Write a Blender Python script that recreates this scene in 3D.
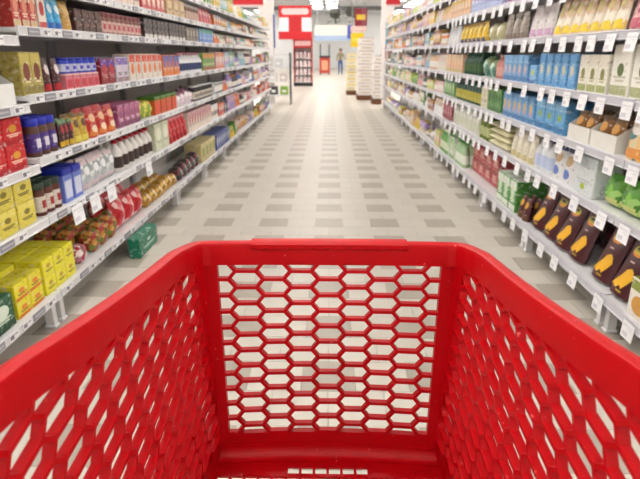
import bpy, bmesh, math, random
from mathutils import Vector, Matrix, noise

random.seed(7)
for o in list(bpy.data.objects):
    bpy.data.objects.remove(o)
scene = bpy.context.scene
COL = scene.collection

# ------------------------------------------------------------------ camera
CAM_H = 1.40
cam_d = bpy.data.cameras.new('camera')
cam = bpy.data.objects.new('camera', cam_d)
COL.objects.link(cam)
cam_d.sensor_width = 36.0
cam_d.lens = 36.0 * 548 / 640
cam.location = (0, 0, CAM_H)
cam.rotation_euler = (math.radians(90 - 18.75), 0, math.radians(0.99))
cam_d.clip_start = 0.02
cam_d.clip_end = 200
cam_d.dof.use_dof = True
cam_d.dof.focus_distance = 1.22
cam_d.dof.aperture_fstop = 6.3
scene.camera = cam

# ------------------------------------------------------------------ world + exposure
world = bpy.data.worlds.new('world')
scene.world = world
world.use_nodes = True
world.node_tree.nodes['Background'].inputs[0].default_value = (0.9, 0.95, 1, 1)
world.node_tree.nodes['Background'].inputs[1].default_value = 0.3
scene.view_settings.view_transform = 'Standard'
scene.view_settings.look = 'None'
scene.view_settings.gamma = 1
scene.view_settings.use_curve_mapping = False
scene.view_settings.exposure = -0.2
LAMP = 16.0            # strength of the ceiling light panels

# ------------------------------------------------------------------ materials
def lin(c):
    c = c.lstrip('#')
    out = []
    for i in (0, 2, 4):
        v = int(c[i:i + 2], 16) / 255
        out.append(v / 12.92 if v <= 0.04045 else ((v + 0.055) / 1.055) ** 2.4)
    return (*out, 1)

MATS = {}
def mat(c, rough=0.45, metal=0.0, spec=0.5, var=0.08):
    """plain coloured surface with a faint procedural grain"""
    k = ('p', c, rough, metal, spec, var)
    if k in MATS:
        return MATS[k]
    m = bpy.data.materials.new('surface_' + c.lstrip('#'))
    m.use_nodes = True
    nt = m.node_tree
    b = nt.nodes['Principled BSDF']
    b.inputs['Roughness'].default_value = rough
    b.inputs['Metallic'].default_value = metal
    b.inputs['Specular IOR Level'].default_value = spec
    if var > 0:
        tc = nt.nodes.new('ShaderNodeTexCoord')
        nz = nt.nodes.new('ShaderNodeTexNoise')
        nz.inputs['Scale'].default_value = 22
        nz.inputs['Detail'].default_value = 2
        nt.links.new(tc.outputs['Object'], nz.inputs['Vector'])
        mx = nt.nodes.new('ShaderNodeMix')
        mx.data_type = 'RGBA'
        l = lin(c)
        mx.inputs['A'].default_value = tuple(x * (1 - var) for x in l[:3]) + (1,)
        mx.inputs['B'].default_value = tuple(min(1, x * (1 + var)) for x in l[:3]) + (1,)
        nt.links.new(nz.outputs['Fac'], mx.inputs['Factor'])
        nt.links.new(mx.outputs['Result'], b.inputs['Base Color'])
    else:
        b.inputs['Base Color'].default_value = lin(c)
    MATS[k] = m
    return m

def mottled(cols, scale=28, rough=0.35):
    """patches of several colours: the packed contents of a see-through bag"""
    k = ('m', tuple(cols), scale, rough)
    if k in MATS:
        return MATS[k]
    m = bpy.data.materials.new('mottled_' + cols[0].lstrip('#'))
    m.use_nodes = True
    nt = m.node_tree
    b = nt.nodes['Principled BSDF']
    b.inputs['Roughness'].default_value = rough
    tc = nt.nodes.new('ShaderNodeTexCoord')
    vo = nt.nodes.new('ShaderNodeTexVoronoi')
    vo.inputs['Scale'].default_value = scale
    nt.links.new(tc.outputs['Object'], vo.inputs['Vector'])
    sp = nt.nodes.new('ShaderNodeSeparateColor')
    nt.links.new(vo.outputs['Color'], sp.inputs[0])
    rp = nt.nodes.new('ShaderNodeValToRGB')
    rp.color_ramp.interpolation = 'CONSTANT'
    el = rp.color_ramp.elements
    el[0].color = lin(cols[0])
    el[1].position = 1 / len(cols)
    el[1].color = lin(cols[1])
    for i in range(2, len(cols)):
        e = el.new(i / len(cols))
        e.color = lin(cols[i])
    nt.links.new(sp.outputs[0], rp.inputs[0])
    nt.links.new(rp.outputs[0], b.inputs['Base Color'])
    bp = nt.nodes.new('ShaderNodeBump')
    bp.inputs['Strength'].default_value = 0.5
    bp.inputs['Distance'].default_value = 0.01
    nt.links.new(vo.outputs['Distance'], bp.inputs['Height'])
    nt.links.new(bp.outputs[0], b.inputs['Normal'])
    MATS[k] = m
    return m

def printed(c):
    """carton or film with small irregular patches of lighter and darker print"""
    if not isinstance(c, str):
        return c
    k = ('pr', c)
    if k in MATS:
        return MATS[k]
    m = bpy.data.materials.new('printed_' + c.lstrip('#'))
    m.use_nodes = True
    nt = m.node_tree
    b = nt.nodes['Principled BSDF']
    b.inputs['Roughness'].default_value = 0.42
    tc = nt.nodes.new('ShaderNodeTexCoord')
    mp = nt.nodes.new('ShaderNodeMapping')
    mp.inputs['Scale'].default_value = (1.0, 1.0, 1.7)
    nt.links.new(tc.outputs['Object'], mp.inputs['Vector'])
    nz = nt.nodes.new('ShaderNodeTexNoise')
    nz.inputs['Scale'].default_value = 34
    nz.inputs['Detail'].default_value = 2.5
    nt.links.new(mp.outputs[0], nz.inputs['Vector'])
    rp = nt.nodes.new('ShaderNodeValToRGB')
    el = rp.color_ramp.elements
    l = lin(c)
    el[0].position = 0.30
    el[0].color = tuple(x * 0.55 for x in l[:3]) + (1,)
    el[1].position = 0.40
    el[1].color = l
    e = el.new(0.57)
    e.color = l
    e = el.new(0.66)
    e.color = tuple(x * 0.45 + 0.42 for x in l[:3]) + (1,)
    nt.links.new(nz.outputs['Fac'], rp.inputs[0])
    nt.links.new(rp.outputs[0], b.inputs['Base Color'])
    MATS[k] = m
    return m

def emit(c, s):
    k = ('e', c, s)
    if k in MATS:
        return MATS[k]
    m = bpy.data.materials.new('glow_' + c.lstrip('#'))
    m.use_nodes = True
    b = m.node_tree.nodes['Principled BSDF']
    b.inputs['Base Color'].default_value = lin(c)
    b.inputs['Emission Color'].default_value = lin(c)
    b.inputs['Emission Strength'].default_value = s
    MATS[k] = m
    return m

def M(x, rough=0.45):
    return x if isinstance(x, bpy.types.Material) else mat(x, rough)

def red_plastic():
    m = bpy.data.materials.new('red_plastic')
    m.use_nodes = True
    nt = m.node_tree
    b = nt.nodes['Principled BSDF']
    b.inputs['Base Color'].default_value = lin('#b4000c')
    b.inputs['Roughness'].default_value = 0.38
    b.inputs['Specular IOR Level'].default_value = 0.22
    tc = nt.nodes.new('ShaderNodeTexCoord')
    nz = nt.nodes.new('ShaderNodeTexNoise')
    nz.inputs['Scale'].default_value = 30
    nz.inputs['Detail'].default_value = 5
    nt.links.new(tc.outputs['Object'], nz.inputs['Vector'])
    mr = nt.nodes.new('ShaderNodeMapRange')
    mr.inputs['To Min'].default_value = 0.3
    mr.inputs['To Max'].default_value = 0.5
    nt.links.new(nz.outputs['Fac'], mr.inputs[0])
    nt.links.new(mr.outputs[0], b.inputs['Roughness'])
    # pale scuffs: sparse thin specks
    n2 = nt.nodes.new('ShaderNodeTexNoise')
    n2.inputs['Scale'].default_value = 75
    n2.inputs['Detail'].default_value = 3
    nt.links.new(tc.outputs['Object'], n2.inputs['Vector'])
    rp = nt.nodes.new('ShaderNodeValToRGB')
    rp.color_ramp.elements[0].position = 0.71
    rp.color_ramp.elements[1].position = 0.76
    nt.links.new(n2.outputs['Fac'], rp.inputs[0])
    mx = nt.nodes.new('ShaderNodeMix')
    mx.data_type = 'RGBA'
    mx.inputs['A'].default_value = lin('#b4000c')
    mx.inputs['B'].default_value = lin('#e0686a')
    nt.links.new(rp.outputs[0], mx.inputs['Factor'])
    nt.links.new(mx.outputs['Result'], b.inputs['Base Color'])
    return m

def tile_material(c1, c2, rough):
    m = bpy.data.materials.new('glazed_tile_' + c1.lstrip('#'))
    m.use_nodes = True
    nt = m.node_tree
    b = nt.nodes['Principled BSDF']
    oi = nt.nodes.new('ShaderNodeObjectInfo')
    tc = nt.nodes.new('ShaderNodeTexCoord')
    nz = nt.nodes.new('ShaderNodeTexNoise')
    nz.inputs['Scale'].default_value = 14
    nz.inputs['Detail'].default_value = 4
    nt.links.new(tc.outputs['Object'], nz.inputs['Vector'])
    ad = nt.nodes.new('ShaderNodeMath')
    ad.operation = 'ADD'
    nt.links.new(nz.outputs['Fac'], ad.inputs[0])
    nt.links.new(oi.outputs['Random'], ad.inputs[1])
    hf = nt.nodes.new('ShaderNodeMath')
    hf.operation = 'MULTIPLY'
    hf.inputs[1].default_value = 0.5
    nt.links.new(ad.outputs[0], hf.inputs[0])
    mx = nt.nodes.new('ShaderNodeMix')
    mx.data_type = 'RGBA'
    mx.inputs['A'].default_value = lin(c1)
    mx.inputs['B'].default_value = lin(c2)
    nt.links.new(hf.outputs[0], mx.inputs['Factor'])
    nt.links.new(mx.outputs['Result'], b.inputs['Base Color'])
    b.inputs['Roughness'].default_value = rough
    b.inputs['Specular IOR Level'].default_value = 0.28
    return m

# ------------------------------------------------------------------ mesh helpers
class MB:
    def __init__(self):
        self.v, self.f, self.mi, self.mats = [], [], [], []
    def slot(self, m):
        m = M(m)
        if m not in self.mats:
            self.mats.append(m)
        return self.mats.index(m)
    def add(self, verts, faces, m):
        o = len(self.v)
        s = self.slot(m)
        self.v += [tuple(p) for p in verts]
        for f in faces:
            self.f.append(tuple(i + o for i in f))
            self.mi.append(s)
        return self
    def box(self, x0, x1, y0, y1, z0, z1, m):
        vs = [(x, y, z) for z in (z0, z1) for y in (y0, y1) for x in (x0, x1)]
        return self.add(vs, [(0, 2, 3, 1), (4, 5, 7, 6), (0, 1, 5, 4), (2, 6, 7, 3), (0, 4, 6, 2), (1, 3, 7, 5)], m)
    def cbox(self, x0, x1, y0, y1, z0, z1, m, c=0.003):
        """box with chamfered edges"""
        lo, hi = (x0, y0, z0), (x1, y1, z1)
        vs, ix = [], {}
        for sx in (0, 1):
            for sy in (0, 1):
                for sz in (0, 1):
                    p = [(lo, hi)[s][i] for i, s in enumerate((sx, sy, sz))]
                    d = [(c, -c)[s] for s in (sx, sy, sz)]
                    for a in range(3):
                        q = [p[i] + (0 if i == a else d[i]) for i in range(3)]
                        ix[(sx, sy, sz, a)] = len(vs)
                        vs.append(q)
        F = []
        def g(s, a):
            return ix[(*s, a)]
        for a in range(3):
            b, e = (a + 1) % 3, (a + 2) % 3
            for s in (0, 1):
                q = []
                for (u, w) in ((0, 0), (1, 0), (1, 1), (0, 1)):
                    t = [0, 0, 0]
                    t[a], t[b], t[e] = s, u, w
                    q.append(g(t, a))
                F.append(q if s else q[::-1])
            for u in (0, 1):
                for w in (0, 1):
                    t0, t1 = [0] * 3, [0] * 3
                    t0[a], t0[b], t0[e] = 0, u, w
                    t1[a], t1[b], t1[e] = 1, u, w
                    q = [g(t0, b), g(t1, b), g(t1, e), g(t0, e)]
                    F.append(q if (u == w) else q[::-1])
        for sx in (0, 1):
            for sy in (0, 1):
                for sz in (0, 1):
                    q = [ix[(sx, sy, sz, a)] for a in range(3)]
                    F.append(q if (sx + sy + sz) % 2 else q[::-1])
        return self.add(vs, F, m)
    def lathe(self, prof, m, n=14, cx=0, cy=0):
        vs, F = [], []
        for (r, z) in prof:
            for k in range(n):
                a = 2 * math.pi * k / n
                vs.append((cx + r * math.cos(a), cy + r * math.sin(a), z))
        for i in range(len(prof) - 1):
            for k in range(n):
                k2 = (k + 1) % n
                F.append((i * n + k, i * n + k2, (i + 1) * n + k2, (i + 1) * n + k))
        F.append(tuple(range(n))[::-1])
        F.append(tuple((len(prof) - 1) * n + k for k in range(n)))
        return self.add(vs, F, m)
    def grid(self, fn, us, vs_, m):
        nu, nv = len(us), len(vs_)
        P = [fn(u, v) for v in vs_ for u in us]
        F = [(j * nu + i, j * nu + i + 1, (j + 1) * nu + i + 1, (j + 1) * nu + i)
             for j in range(nv - 1) for i in range(nu - 1)]
        return self.add(P, F, m)
    def slab(self, fn, us, vs_, m):
        """closed thin slab: fn(u, v, side) with side 0 / 1"""
        nu, nv = len(us), len(vs_)
        P = [fn(u, v, 0) for v in vs_ for u in us] + [fn(u, v, 1) for v in vs_ for u in us]
        N = nu * nv
        F = []
        for j in range(nv - 1):
            for i in range(nu - 1):
                a, b, c, d = j * nu + i, j * nu + i + 1, (j + 1) * nu + i + 1, (j + 1) * nu + i
                F += [(a, b, c, d), (N + d, N + c, N + b, N + a)]
        for i in range(nu - 1):
            F.append((i + 1, i, N + i, N + i + 1))
            a = (nv - 1) * nu + i
            F.append((a, a + 1, N + a + 1, N + a))
        for j in range(nv - 1):
            a, d = j * nu, (j + 1) * nu
            F.append((a, d, N + d, N + a))
            a, d = j * nu + nu - 1, (j + 1) * nu + nu - 1
            F.append((d, a, N + a, N + d))
        return self.add(P, F, m)
    def bar(self, p, q, side, deep, w, m):
        """prism from p to q: width w along side, depth along vector deep"""
        h = side * (w / 2)
        t = (q - p).normalized() * (w * 0.28)
        p, q = p - t, q + t
        vs = [p - h, p + h, q + h, q - h, p - h + deep, p + h + deep, q + h + deep, q - h + deep]
        return self.add(vs, [(0, 1, 2, 3), (7, 6, 5, 4), (0, 4, 5, 1), (1, 5, 6, 2), (2, 6, 7, 3), (3, 7, 4, 0)], m)
    def tube(self, pts, r, m, n=10):
        vs, F = [], []
        for i, p in enumerate(pts):
            p = Vector(p)
            t = (Vector(pts[min(i + 1, len(pts) - 1)]) - Vector(pts[max(i - 1, 0)])).normalized()
            a = t.cross(Vector((0, 0, 1)) if abs(t.z) < 0.9 else Vector((1, 0, 0))).normalized()
            b = t.cross(a)
            for k in range(n):
                g = 2 * math.pi * k / n
                vs.append(p + a * (r * math.cos(g)) + b * (r * math.sin(g)))
        for i in range(len(pts) - 1):
            for k in range(n):
                k2 = (k + 1) % n
                F.append((i * n + k, i * n + k2, (i + 1) * n + k2, (i + 1) * n + k))
        F += [tuple(range(n))[::-1], tuple((len(pts) - 1) * n + k for k in range(n))]
        return self.add(vs, F, m)
    def merge(self, o):
        off = len(self.v)
        self.v += o.v
        for f, i in zip(o.f, o.mi):
            self.f.append(tuple(k + off for k in f))
            self.mi.append(self.slot(o.mats[i]))
        return self
    def mesh(self, name, smooth=False):
        me = bpy.data.meshes.new(name)
        me.from_pydata(self.v, [], self.f)
        for m in self.mats:
            me.materials.append(m)
        me.polygons.foreach_set('material_index', self.mi)
        bm = bmesh.new()
        bm.from_mesh(me)
        bmesh.ops.recalc_face_normals(bm, faces=bm.faces)
        bm.to_mesh(me)
        bm.free()
        if smooth:
            me.polygons.foreach_set('use_smooth', [True] * len(me.polygons))
            try:
                me.set_sharp_from_angle(angle=math.radians(40))
            except Exception:
                pass
        me.update()
        return me
    def obj(self, name, parent=None, smooth=False):
        return link(name, self.mesh(name, smooth), parent)

def link(name, data, parent=None, loc=None, rot=None):
    o = bpy.data.objects.new(name, data)
    COL.objects.link(o)
    if parent is not None:
        o.parent = parent
    if loc:
        o.location = loc
    if rot:
        o.rotation_euler = rot
    return o

def tag(o, label=None, cat=None, group=None, kind=None):
    if label:
        o['label'] = label
    if cat:
        o['category'] = cat
    if group:
        o['group'] = group
    if kind:
        o['kind'] = kind
    return o

# ------------------------------------------------------------------ room
TILE = 0.24
Y_DARK = 4.574                       # centre line of one row with dark tiles
CREAM = tile_material('#c6c0b5', '#d0cac0', 0.38)
TAUPE = tile_material('#a9a196', '#b2ab9f', 0.38)

def floor_base_material():
    m = bpy.data.materials.new('grout_and_far_tiles')
    m.use_nodes = True
    nt = m.node_tree
    b = nt.nodes['Principled BSDF']
    tc = nt.nodes.new('ShaderNodeTexCoord')
    br = nt.nodes.new('ShaderNodeTexBrick')
    br.inputs['Color1'].default_value = lin('#cbc5bb')
    br.inputs['Color2'].default_value = lin('#c4beb4')
    br.inputs['Mortar'].default_value = lin('#9c968d')
    br.inputs['Scale'].default_value = 1.0
    br.inputs['Mortar Size'].default_value = 0.004
    br.inputs['Brick Width'].default_value = 0.24
    br.inputs['Row Height'].default_value = 0.24
    nt.links.new(tc.outputs['Object'], br.inputs['Vector'])
    nt.links.new(br.outputs[0], b.inputs['Base Color'])
    b.inputs['Roughness'].default_value = 0.4
    b.inputs['Specular IOR Level'].default_value = 0.28
    return m

RX, RY0, RY1, CEIL = 9.0, -7.0, 58.0, 5.0
fl = MB().box(-RX, RX, RY0, RY1, -0.1, 0.0, floor_base_material()).obj('floor')
tag(fl, kind='structure')
# tiles: dark rows hold alternate taupe tiles; the rows between are shifted by half a tile
def tile_mesh(material):
    return MB().cbox(-0.1185, 0.1185, -0.1185, 0.1185, 0.0003, 0.004, material, 0.0012).mesh('tile')
tm_c, tm_d = tile_mesh(CREAM), tile_mesh(TAUPE)
rest = MB()
n_tile = 0
for r in range(-13, 70):
    y = Y_DARK + r * TILE
    dark_row = r % 2 == 0
    for c in range(-8, 9):
        x = c * TILE if dark_row else (c + 0.5) * TILE
        if abs(x) > 1.75:
            continue
        dark = dark_row and c % 2 == 0
        if 1.9 < y < 8.0 and abs(x) < 1.45 and n_tile < 300:
            link('tile', tm_d if dark else tm_c, fl, (x, y, 0))
            n_tile += 1
        else:
            rest.box(x - 0.1185, x + 0.1185, y - 0.1185, y + 0.1185, 0.0003, 0.004, TAUPE if dark else CREAM)
tag(rest.obj('far_tiles', fl), kind='stuff')

def wall(name, *b, c='#d9d8d6'):
    return tag(MB().box(*b, mat(c, 0.7)).obj(name), kind='structure')
wall('wall_left', -RX - 0.2, -RX, RY0, RY1, 0, CEIL)
wall('wall_right', RX, RX + 0.2, RY0, RY1, 0, CEIL)
wall('wall_back', -RX - 0.2, RX + 0.2, RY1, RY1 + 0.2, 0, CEIL, c='#eceef0')
wall('wall_front', -RX - 0.2, RX + 0.2, RY0 - 0.2, RY0, 0, CEIL)
wall('ceiling', -RX - 0.2, RX + 0.2, RY0 - 0.2, RY1 + 0.2, CEIL, CEIL + 0.15, c='#bfc2c6')
for i, y in enumerate((24, 34.5, 48)):
    tag(MB().box(-RX, RX, y - 0.15, y + 0.15, CEIL - 0.28, CEIL, mat('#77787c', 0.6)).obj('trim_%d' % (i + 1)), kind='structure')

# ceiling light panels: the two middle columns are seen, outer ones added for light
lp_frame = MB().box(-0.43, 0.43, -0.5, 0.5, -0.03, 0.04, mat('#e8e8e8', 0.4)).mesh('housing')
lp_diff = MB().box(-0.40, 0.40, -0.47, 0.47, -0.045, -0.0305, emit('#fff9f2', LAMP)).mesh('diffuser')
lights = [(x, y) for x in (-1.0, 0.12) for y in [RY0 + 2.2 + 3.5 * k for k in range(16)]]
lights += [(x, y) for x in (-6.2, -4.8, 4.8, 6.2) for y in [RY0 + 1.2 + 1.75 * k for k in range(28)]]  # side columns added, set closer together to brighten the shelf fronts
lights += [(x, y) for x in (-7.8, -6.2, 6.2, 7.8) for y in [RY0 + 1.2 + 1.75 * k for k in range(28, 36)]]  # added far panels, kept out of view to brighten the back wall
for (x, y) in lights:
    o = link('ceiling_light', lp_frame, None, (x, y, CEIL - 0.04))
    tag(o, 'flat white light panel set in the grey ceiling', 'light', 'light panels in the ceiling')
    link('diffuser', lp_diff, o)

# ------------------------------------------------------------------ shopping cart
RED = red_plastic()
PATH = [(0.0, 1.118, 1.0215), (0.14, 1.117, 1.0215), (0.235, 1.113, 1.0215), (0.262, 1.110, 1.022), (0.285, 1.099, 1.0235),
        (0.299, 1.070, 1.0275), (0.307, 1.03, 1.033), (0.313, 0.987, 1.0385), (0.320, 0.857, 1.0495), (0.330, 0.717, 1.063),
        (0.341, 0.591, 1.078), (0.350, 0.507, 1.088), (0.356, 0.36, 1.099), (0.358, 0.22, 1.11)]
def rim_x(y):
    P = PATH[4:]
    for a, b in zip(P, P[1:]):
        if b[1] <= y <= a[1]:
            t = (a[1] - y) / (a[1] - b[1])
            return a[0] + (b[0] - a[0]) * t, a[2] + (b[2] - a[2]) * t
    return (P[0][0], P[0][2]) if y > P[0][1] else (P[-1][0], P[-1][2])

def smooth_path(P, n=5):
    out = []
    for i in range(len(P) - 1):
        p0, p1, p2, p3 = (Vector(P[max(i - 1, 0)]), Vector(P[i]), Vector(P[i + 1]), Vector(P[min(i + 2, len(P) - 1)]))
        for k in range(n):
            t = k / n
            out.append(0.5 * ((2 * p1) + (p2 - p0) * t + (2 * p0 - 5 * p1 + 4 * p2 - p3) * t * t + (3 * p1 - p0 - 3 * p2 + p3) * t ** 3))
    out.append(Vector(P[-1]))
    return out

cart = link('shopping_cart', None, None, (0, 0.68, 0))
tag(cart, 'red plastic shopping cart with honeycomb basket walls, empty', 'shopping cart')
def cpart(mb, name, parent=None, smooth=False):
    o = mb.obj(name, parent or cart, smooth)
    if parent is None:
        o.location = (0, -0.68, 0)
    return o

RW = 0.026
prof = [(-RW, -0.05), (-RW, -0.008), (-RW + 0.0025, -0.0025), (-RW + 0.008, 0), (-0.008, 0), (-0.0025, -0.0025), (0, -0.008), (0, -0.036),
        (-0.005, -0.036), (-0.006, -0.012), (-RW + 0.011, -0.009), (-RW + 0.011, -0.05)]
half = smooth_path(PATH)
full = [Vector((-p.x, p.y, p.z)) for p in reversed(half)][:-1] + half
mb = MB()
vs, F = [], []
npf = len(prof)
for i, p in enumerate(full):
    t = full[min(i + 1, len(full) - 1)] - full[max(i - 1, 0)]
    t.z = 0
    t.normalize()
    n = Vector((-t.y, t.x, 0))      # outward, away from the basket
    dp = 1.0 + 0.04 * min(1, max(0, (abs(p.x) - 0.28) / 0.03))
    for (a, z) in prof:
        z = z * dp if z < -0.045 else z
        vs.append(p + n * a + Vector((0, 0, z)))
for i in range(len(full) - 1):
    for k in range(npf):
        k2 = (k + 1) % npf
        F.append((i * npf + k, i * npf + k2, (i + 1) * npf + k2, (i + 1) * npf + k))
F += [tuple(range(npf)), tuple((len(full) - 1) * npf + k for k in range(npf))]
mb.add(vs, F, RED)
cpart(mb, 'rim', smooth=True)

# raised strip along the front rim with a scalloped lower edge
mb = MB()
def strip(u, v, s):
    x = -0.166 + 0.332 * u
    yb = 1.118 - 0.005 * (x / 0.235) ** 2
    sc = 0.0016 * math.sin(u * 2 * math.pi * 13)
    pts = [(-RW - 0.004, -0.012 + sc), (-RW - 0.004, -0.003), (-RW + 0.002, 0.0012), (0.001, 0.0012), (0.003, -0.002), (0.003, -0.02)]
    a, z = pts[v]
    if s:
        a, z = a * 0.8 - 0.002, z - 0.003
    return Vector((x, yb + a, 1.0215 + z))
mb.slab(strip, [i / 60 for i in range(61)], list(range(6)), RED)
cpart(mb, 'rim_strip', smooth=True)

def front_x(x, z):
    return x * (0.976 + 0.049 * (z - 0.565) / 0.41)
def front_y(x, z):
    base = 1.090 - 0.042 * (0.985 - z) / 0.48
    k = max(0.0, 1 - (x / 0.236) ** 2)
    return base + 0.012 * k * min(1, (1.0 - z) / 0.2)
WX, WZ0, WZ1 = 0.234, 0.565, 0.975
TH = 0.015
def lins(a, b, n):
    return [a + (b - a) * i / n for i in range(n + 1)]
fr = MB()
fp = lambda x, z, s: Vector((front_x(x, z), front_y(x, z) + TH * s, z))
for sx in (-1, 1):
    fr.slab(fp, lins(sx * WX, sx * 0.268, 2), lins(0.50, 1.0, 8), RED)
fr.slab(fp, lins(-WX, WX, 16), lins(WZ1, 1.0, 2), RED)
fr.slab(fp, lins(-WX, WX, 16), lins(0.53, WZ0, 2), RED)
cpart(fr, 'front_frame')

def hex_edges(p, q, a, u0, u1, v0, v1, vtop):
    """edges of a honeycomb of cells stretched along u: column pitch p, row pitch q, flat half width a"""
    b = p - a
    E = {}
    def key(P):
        return (round(P[0], 4), round(P[1], 4))
    ci0, ci1 = int(math.floor(u0 / p)) - 1, int(math.ceil(u1 / p)) + 1
    for c in range(ci0, ci1 + 1):
        cx = c * p
        off = 0 if c % 2 == 0 else q / 2
        nr = int((v1 - v0) / q) + 3
        for r in range(-2, nr):
            cz = vtop - q / 2 - off - r * q
            V = [(cx - b, cz), (cx - a, cz + q / 2), (cx + a, cz + q / 2), (cx + b, cz), (cx + a, cz - q / 2), (cx - a, cz - q / 2)]
            for i in range(6):
                A, B = key(V[i]), key(V[(i + 1) % 6])
                E[(min(A, B), max(A, B))] = 1
    return list(E)

def clip(A, B, inside):
    """keep the stretch of A-B for which inside() holds"""
    n = 12
    ts = [i / n for i in range(n + 1) if inside(A[0] + (B[0] - A[0]) * i / n, A[1] + (B[1] - A[1]) * i / n)]
    if len(ts) < 2:
        return None
    f = lambda t: (A[0] + (B[0] - A[0]) * t, A[1] + (B[1] - A[1]) * t)
    return f(ts[0]), f(ts[-1])

PITCH, ROW, FLAT = WX / 4, (WZ1 - WZ0) / 11, 0.0215
gr = MB()
for (A, B) in hex_edges(PITCH, ROW, FLAT, -WX, WX, WZ0, WZ1, WZ1):
    s = clip(A, B, lambda x, z: abs(x) <= WX + 0.002 and WZ0 - 0.002 <= z <= WZ1 + 0.002)
    if not s:
        continue
    (x0, z0), (x1, z1) = s
    P = Vector((front_x(x0, z0), front_y(x0, z0), z0))
    Q = Vector((front_x(x1, z1), front_y(x1, z1), z1))
    d = (Q - P).normalized()
    deep = Vector((0, TH * 0.9, 0))
    gr.bar(P + deep * 0.05, Q + deep * 0.05, d.cross(Vector((0, 1, 0))).normalized(), deep, 0.0070, RED)
cpart(gr, 'front_honeycomb')

FLOOR_Z = 0.507
ROW_TILT = math.radians(12)      # the side honeycomb rises toward the front
def side_x(y, z):
    xr, zr = rim_x(y)
    return xr - RW - 0.032 * max(0, (zr - 0.05 - z)) / 0.5
for sx in (-1, 1):
    g = MB()
    inside = lambda y, z: 0.24 <= y <= 1.062 and FLOOR_Z + 0.035 <= z <= rim_x(y)[1] - 0.0475
    ca, sa = math.cos(ROW_TILT), math.sin(ROW_TILT)
    turn = lambda P: (0.65 + P[0] * ca - P[1] * sa, 0.82 + P[0] * sa + P[1] * ca)
    for (A, B) in hex_edges(0.064, 0.037, 0.0235, -0.7, 0.7, -0.6, 0.6, 0.6):
        s = clip(turn(A), turn(B), inside)
        if not s:
            continue
        (y0, z0), (y1, z1) = s
        P = Vector((sx * side_x(y0, z0), y0, z0))
        Q = Vector((sx * side_x(y1, z1), y1, z1))
        d = (Q - P).normalized()
        deep = Vector((sx * 0.0145, 0, 0))
        g.bar(P, Q, d.cross(Vector((1, 0, 0))).normalized(), deep, 0.0072, RED)
    cpart(g, 'side_honeycomb')
    f = MB()
    fn = lambda y, z, s: Vector((sx * (side_x(y, z) + 0.0170 * s), y, z))
    f.slab(fn, lins(0.24, 1.075, 16), lins(FLOOR_Z - 0.006, FLOOR_Z + 0.042, 2), RED)
    f.slab(lambda y, v, s: Vector((sx * (side_x(y, 0.54 + v * (rim_x(y)[1] - 0.59)) + 0.0170 * s), y, 0.54 + v * (rim_x(y)[1] - 0.59))),
           lins(1.052, 1.082, 2), lins(0, 1, 8), RED)
    f.slab(lambda y, v, s: Vector((sx * (side_x(y, 0.54 + v * (rim_x(y)[1] - 0.59)) + 0.0170 * s), y, 0.54 + v * (rim_x(y)[1] - 0.59))),
           lins(0.22, 0.25, 2), lins(0, 1, 8), RED)
    cpart(f, 'side_frame')

# basket floor with rows of slots; a rounded bend joins it to the front wall
fb = MB()
def bend(x, k, s):
    a = k * math.pi / 2
    r = 0.030 - 0.006 * s
    yf = front_y(x, 0.53)
    return Vector((x, yf - 0.030 + r * math.cos(a), FLOOR_Z + 0.030 - r * math.sin(a)))
fb.slab(bend, lins(-0.268, 0.268, 16), lins(0, 1, 7), RED)
xs = [-0.285]
for k in range(-8, 8):
    xs += [k * 0.031 + 0.003, (k + 1) * 0.031 - 0.003]
xs.append(0.285)
ys = [1.022, 1.0165, 0.9955]
while ys[-1] > 0.28:
    ys += [ys[-1] - 0.010, ys[-1] - 0.030]
ys += [0.23]
for j in range(len(ys) - 1):
    for i in range(len(xs) - 1):
        slot_y = j % 2 == 1 and j < len(ys) - 2
        slot_x = i % 2 == 1
        mid = (xs[i] + xs[i + 1]) / 2
        if slot_y and slot_x and (j > 1 or abs(mid) < 0.094):
            continue
        yy0 = ys[j] + (0.012 * (1 - (mid / 0.27) ** 2) if j == 0 else 0)
        fb.box(xs[i], xs[i + 1], ys[j + 1], yy0, FLOOR_Z - 0.006, FLOOR_Z, RED)
cpart(fb, 'basket_floor')
# back gate, handle, chassis and casters (behind or under the basket)
bg = MB()
for k in range(9):
    x = -0.29 + 0.58 * k / 8
    bg.tube([(x, 0.225, FLOOR_Z), (x * 1.08, 0.225, 1.06)], 0.006, RED, 8)
for z in (0.52, 0.7, 0.88, 1.05):
    w = 0.29 * (1 + 0.08 * (z - FLOOR_Z) / 0.55)
    bg.tube([(-w - 0.01, 0.225, z), (w + 0.01, 0.225, z)], 0.006, RED, 8)
cpart(bg, 'back_gate', smooth=True)
hd = MB()
hd.tube([(-0.345, 0.25, 1.085), (-0.345, 0.17, 1.10), (-0.32, 0.14, 1.105), (0.32, 0.14, 1.105), (0.345, 0.17, 1.10), (0.345, 0.25, 1.085)], 0.016, RED, 12)
cpart(hd, 'handle', smooth=True)
ch = MB()
GREY = mat('#8b8d90', 0.35, 0.6)
for sx in (-1, 1):
    ch.tube([(sx * 0.27, 0.26, 0.50), (sx * 0.26, 0.24, 0.18), (sx * 0.25, 0.3, 0.14), (sx * 0.21, 0.98, 0.14), (sx * 0.21, 1.0, 0.2), (sx * 0.22, 0.9, 0.497)], 0.014, GREY)
ch.tube([(-0.24, 0.4, 0.14), (0.24, 0.4, 0.14)], 0.012, GREY)
ch.tube([(-0.21, 0.95, 0.14), (0.21, 0.95, 0.14)], 0.012, GREY)
cpart(ch, 'chassis', smooth=True)
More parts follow.
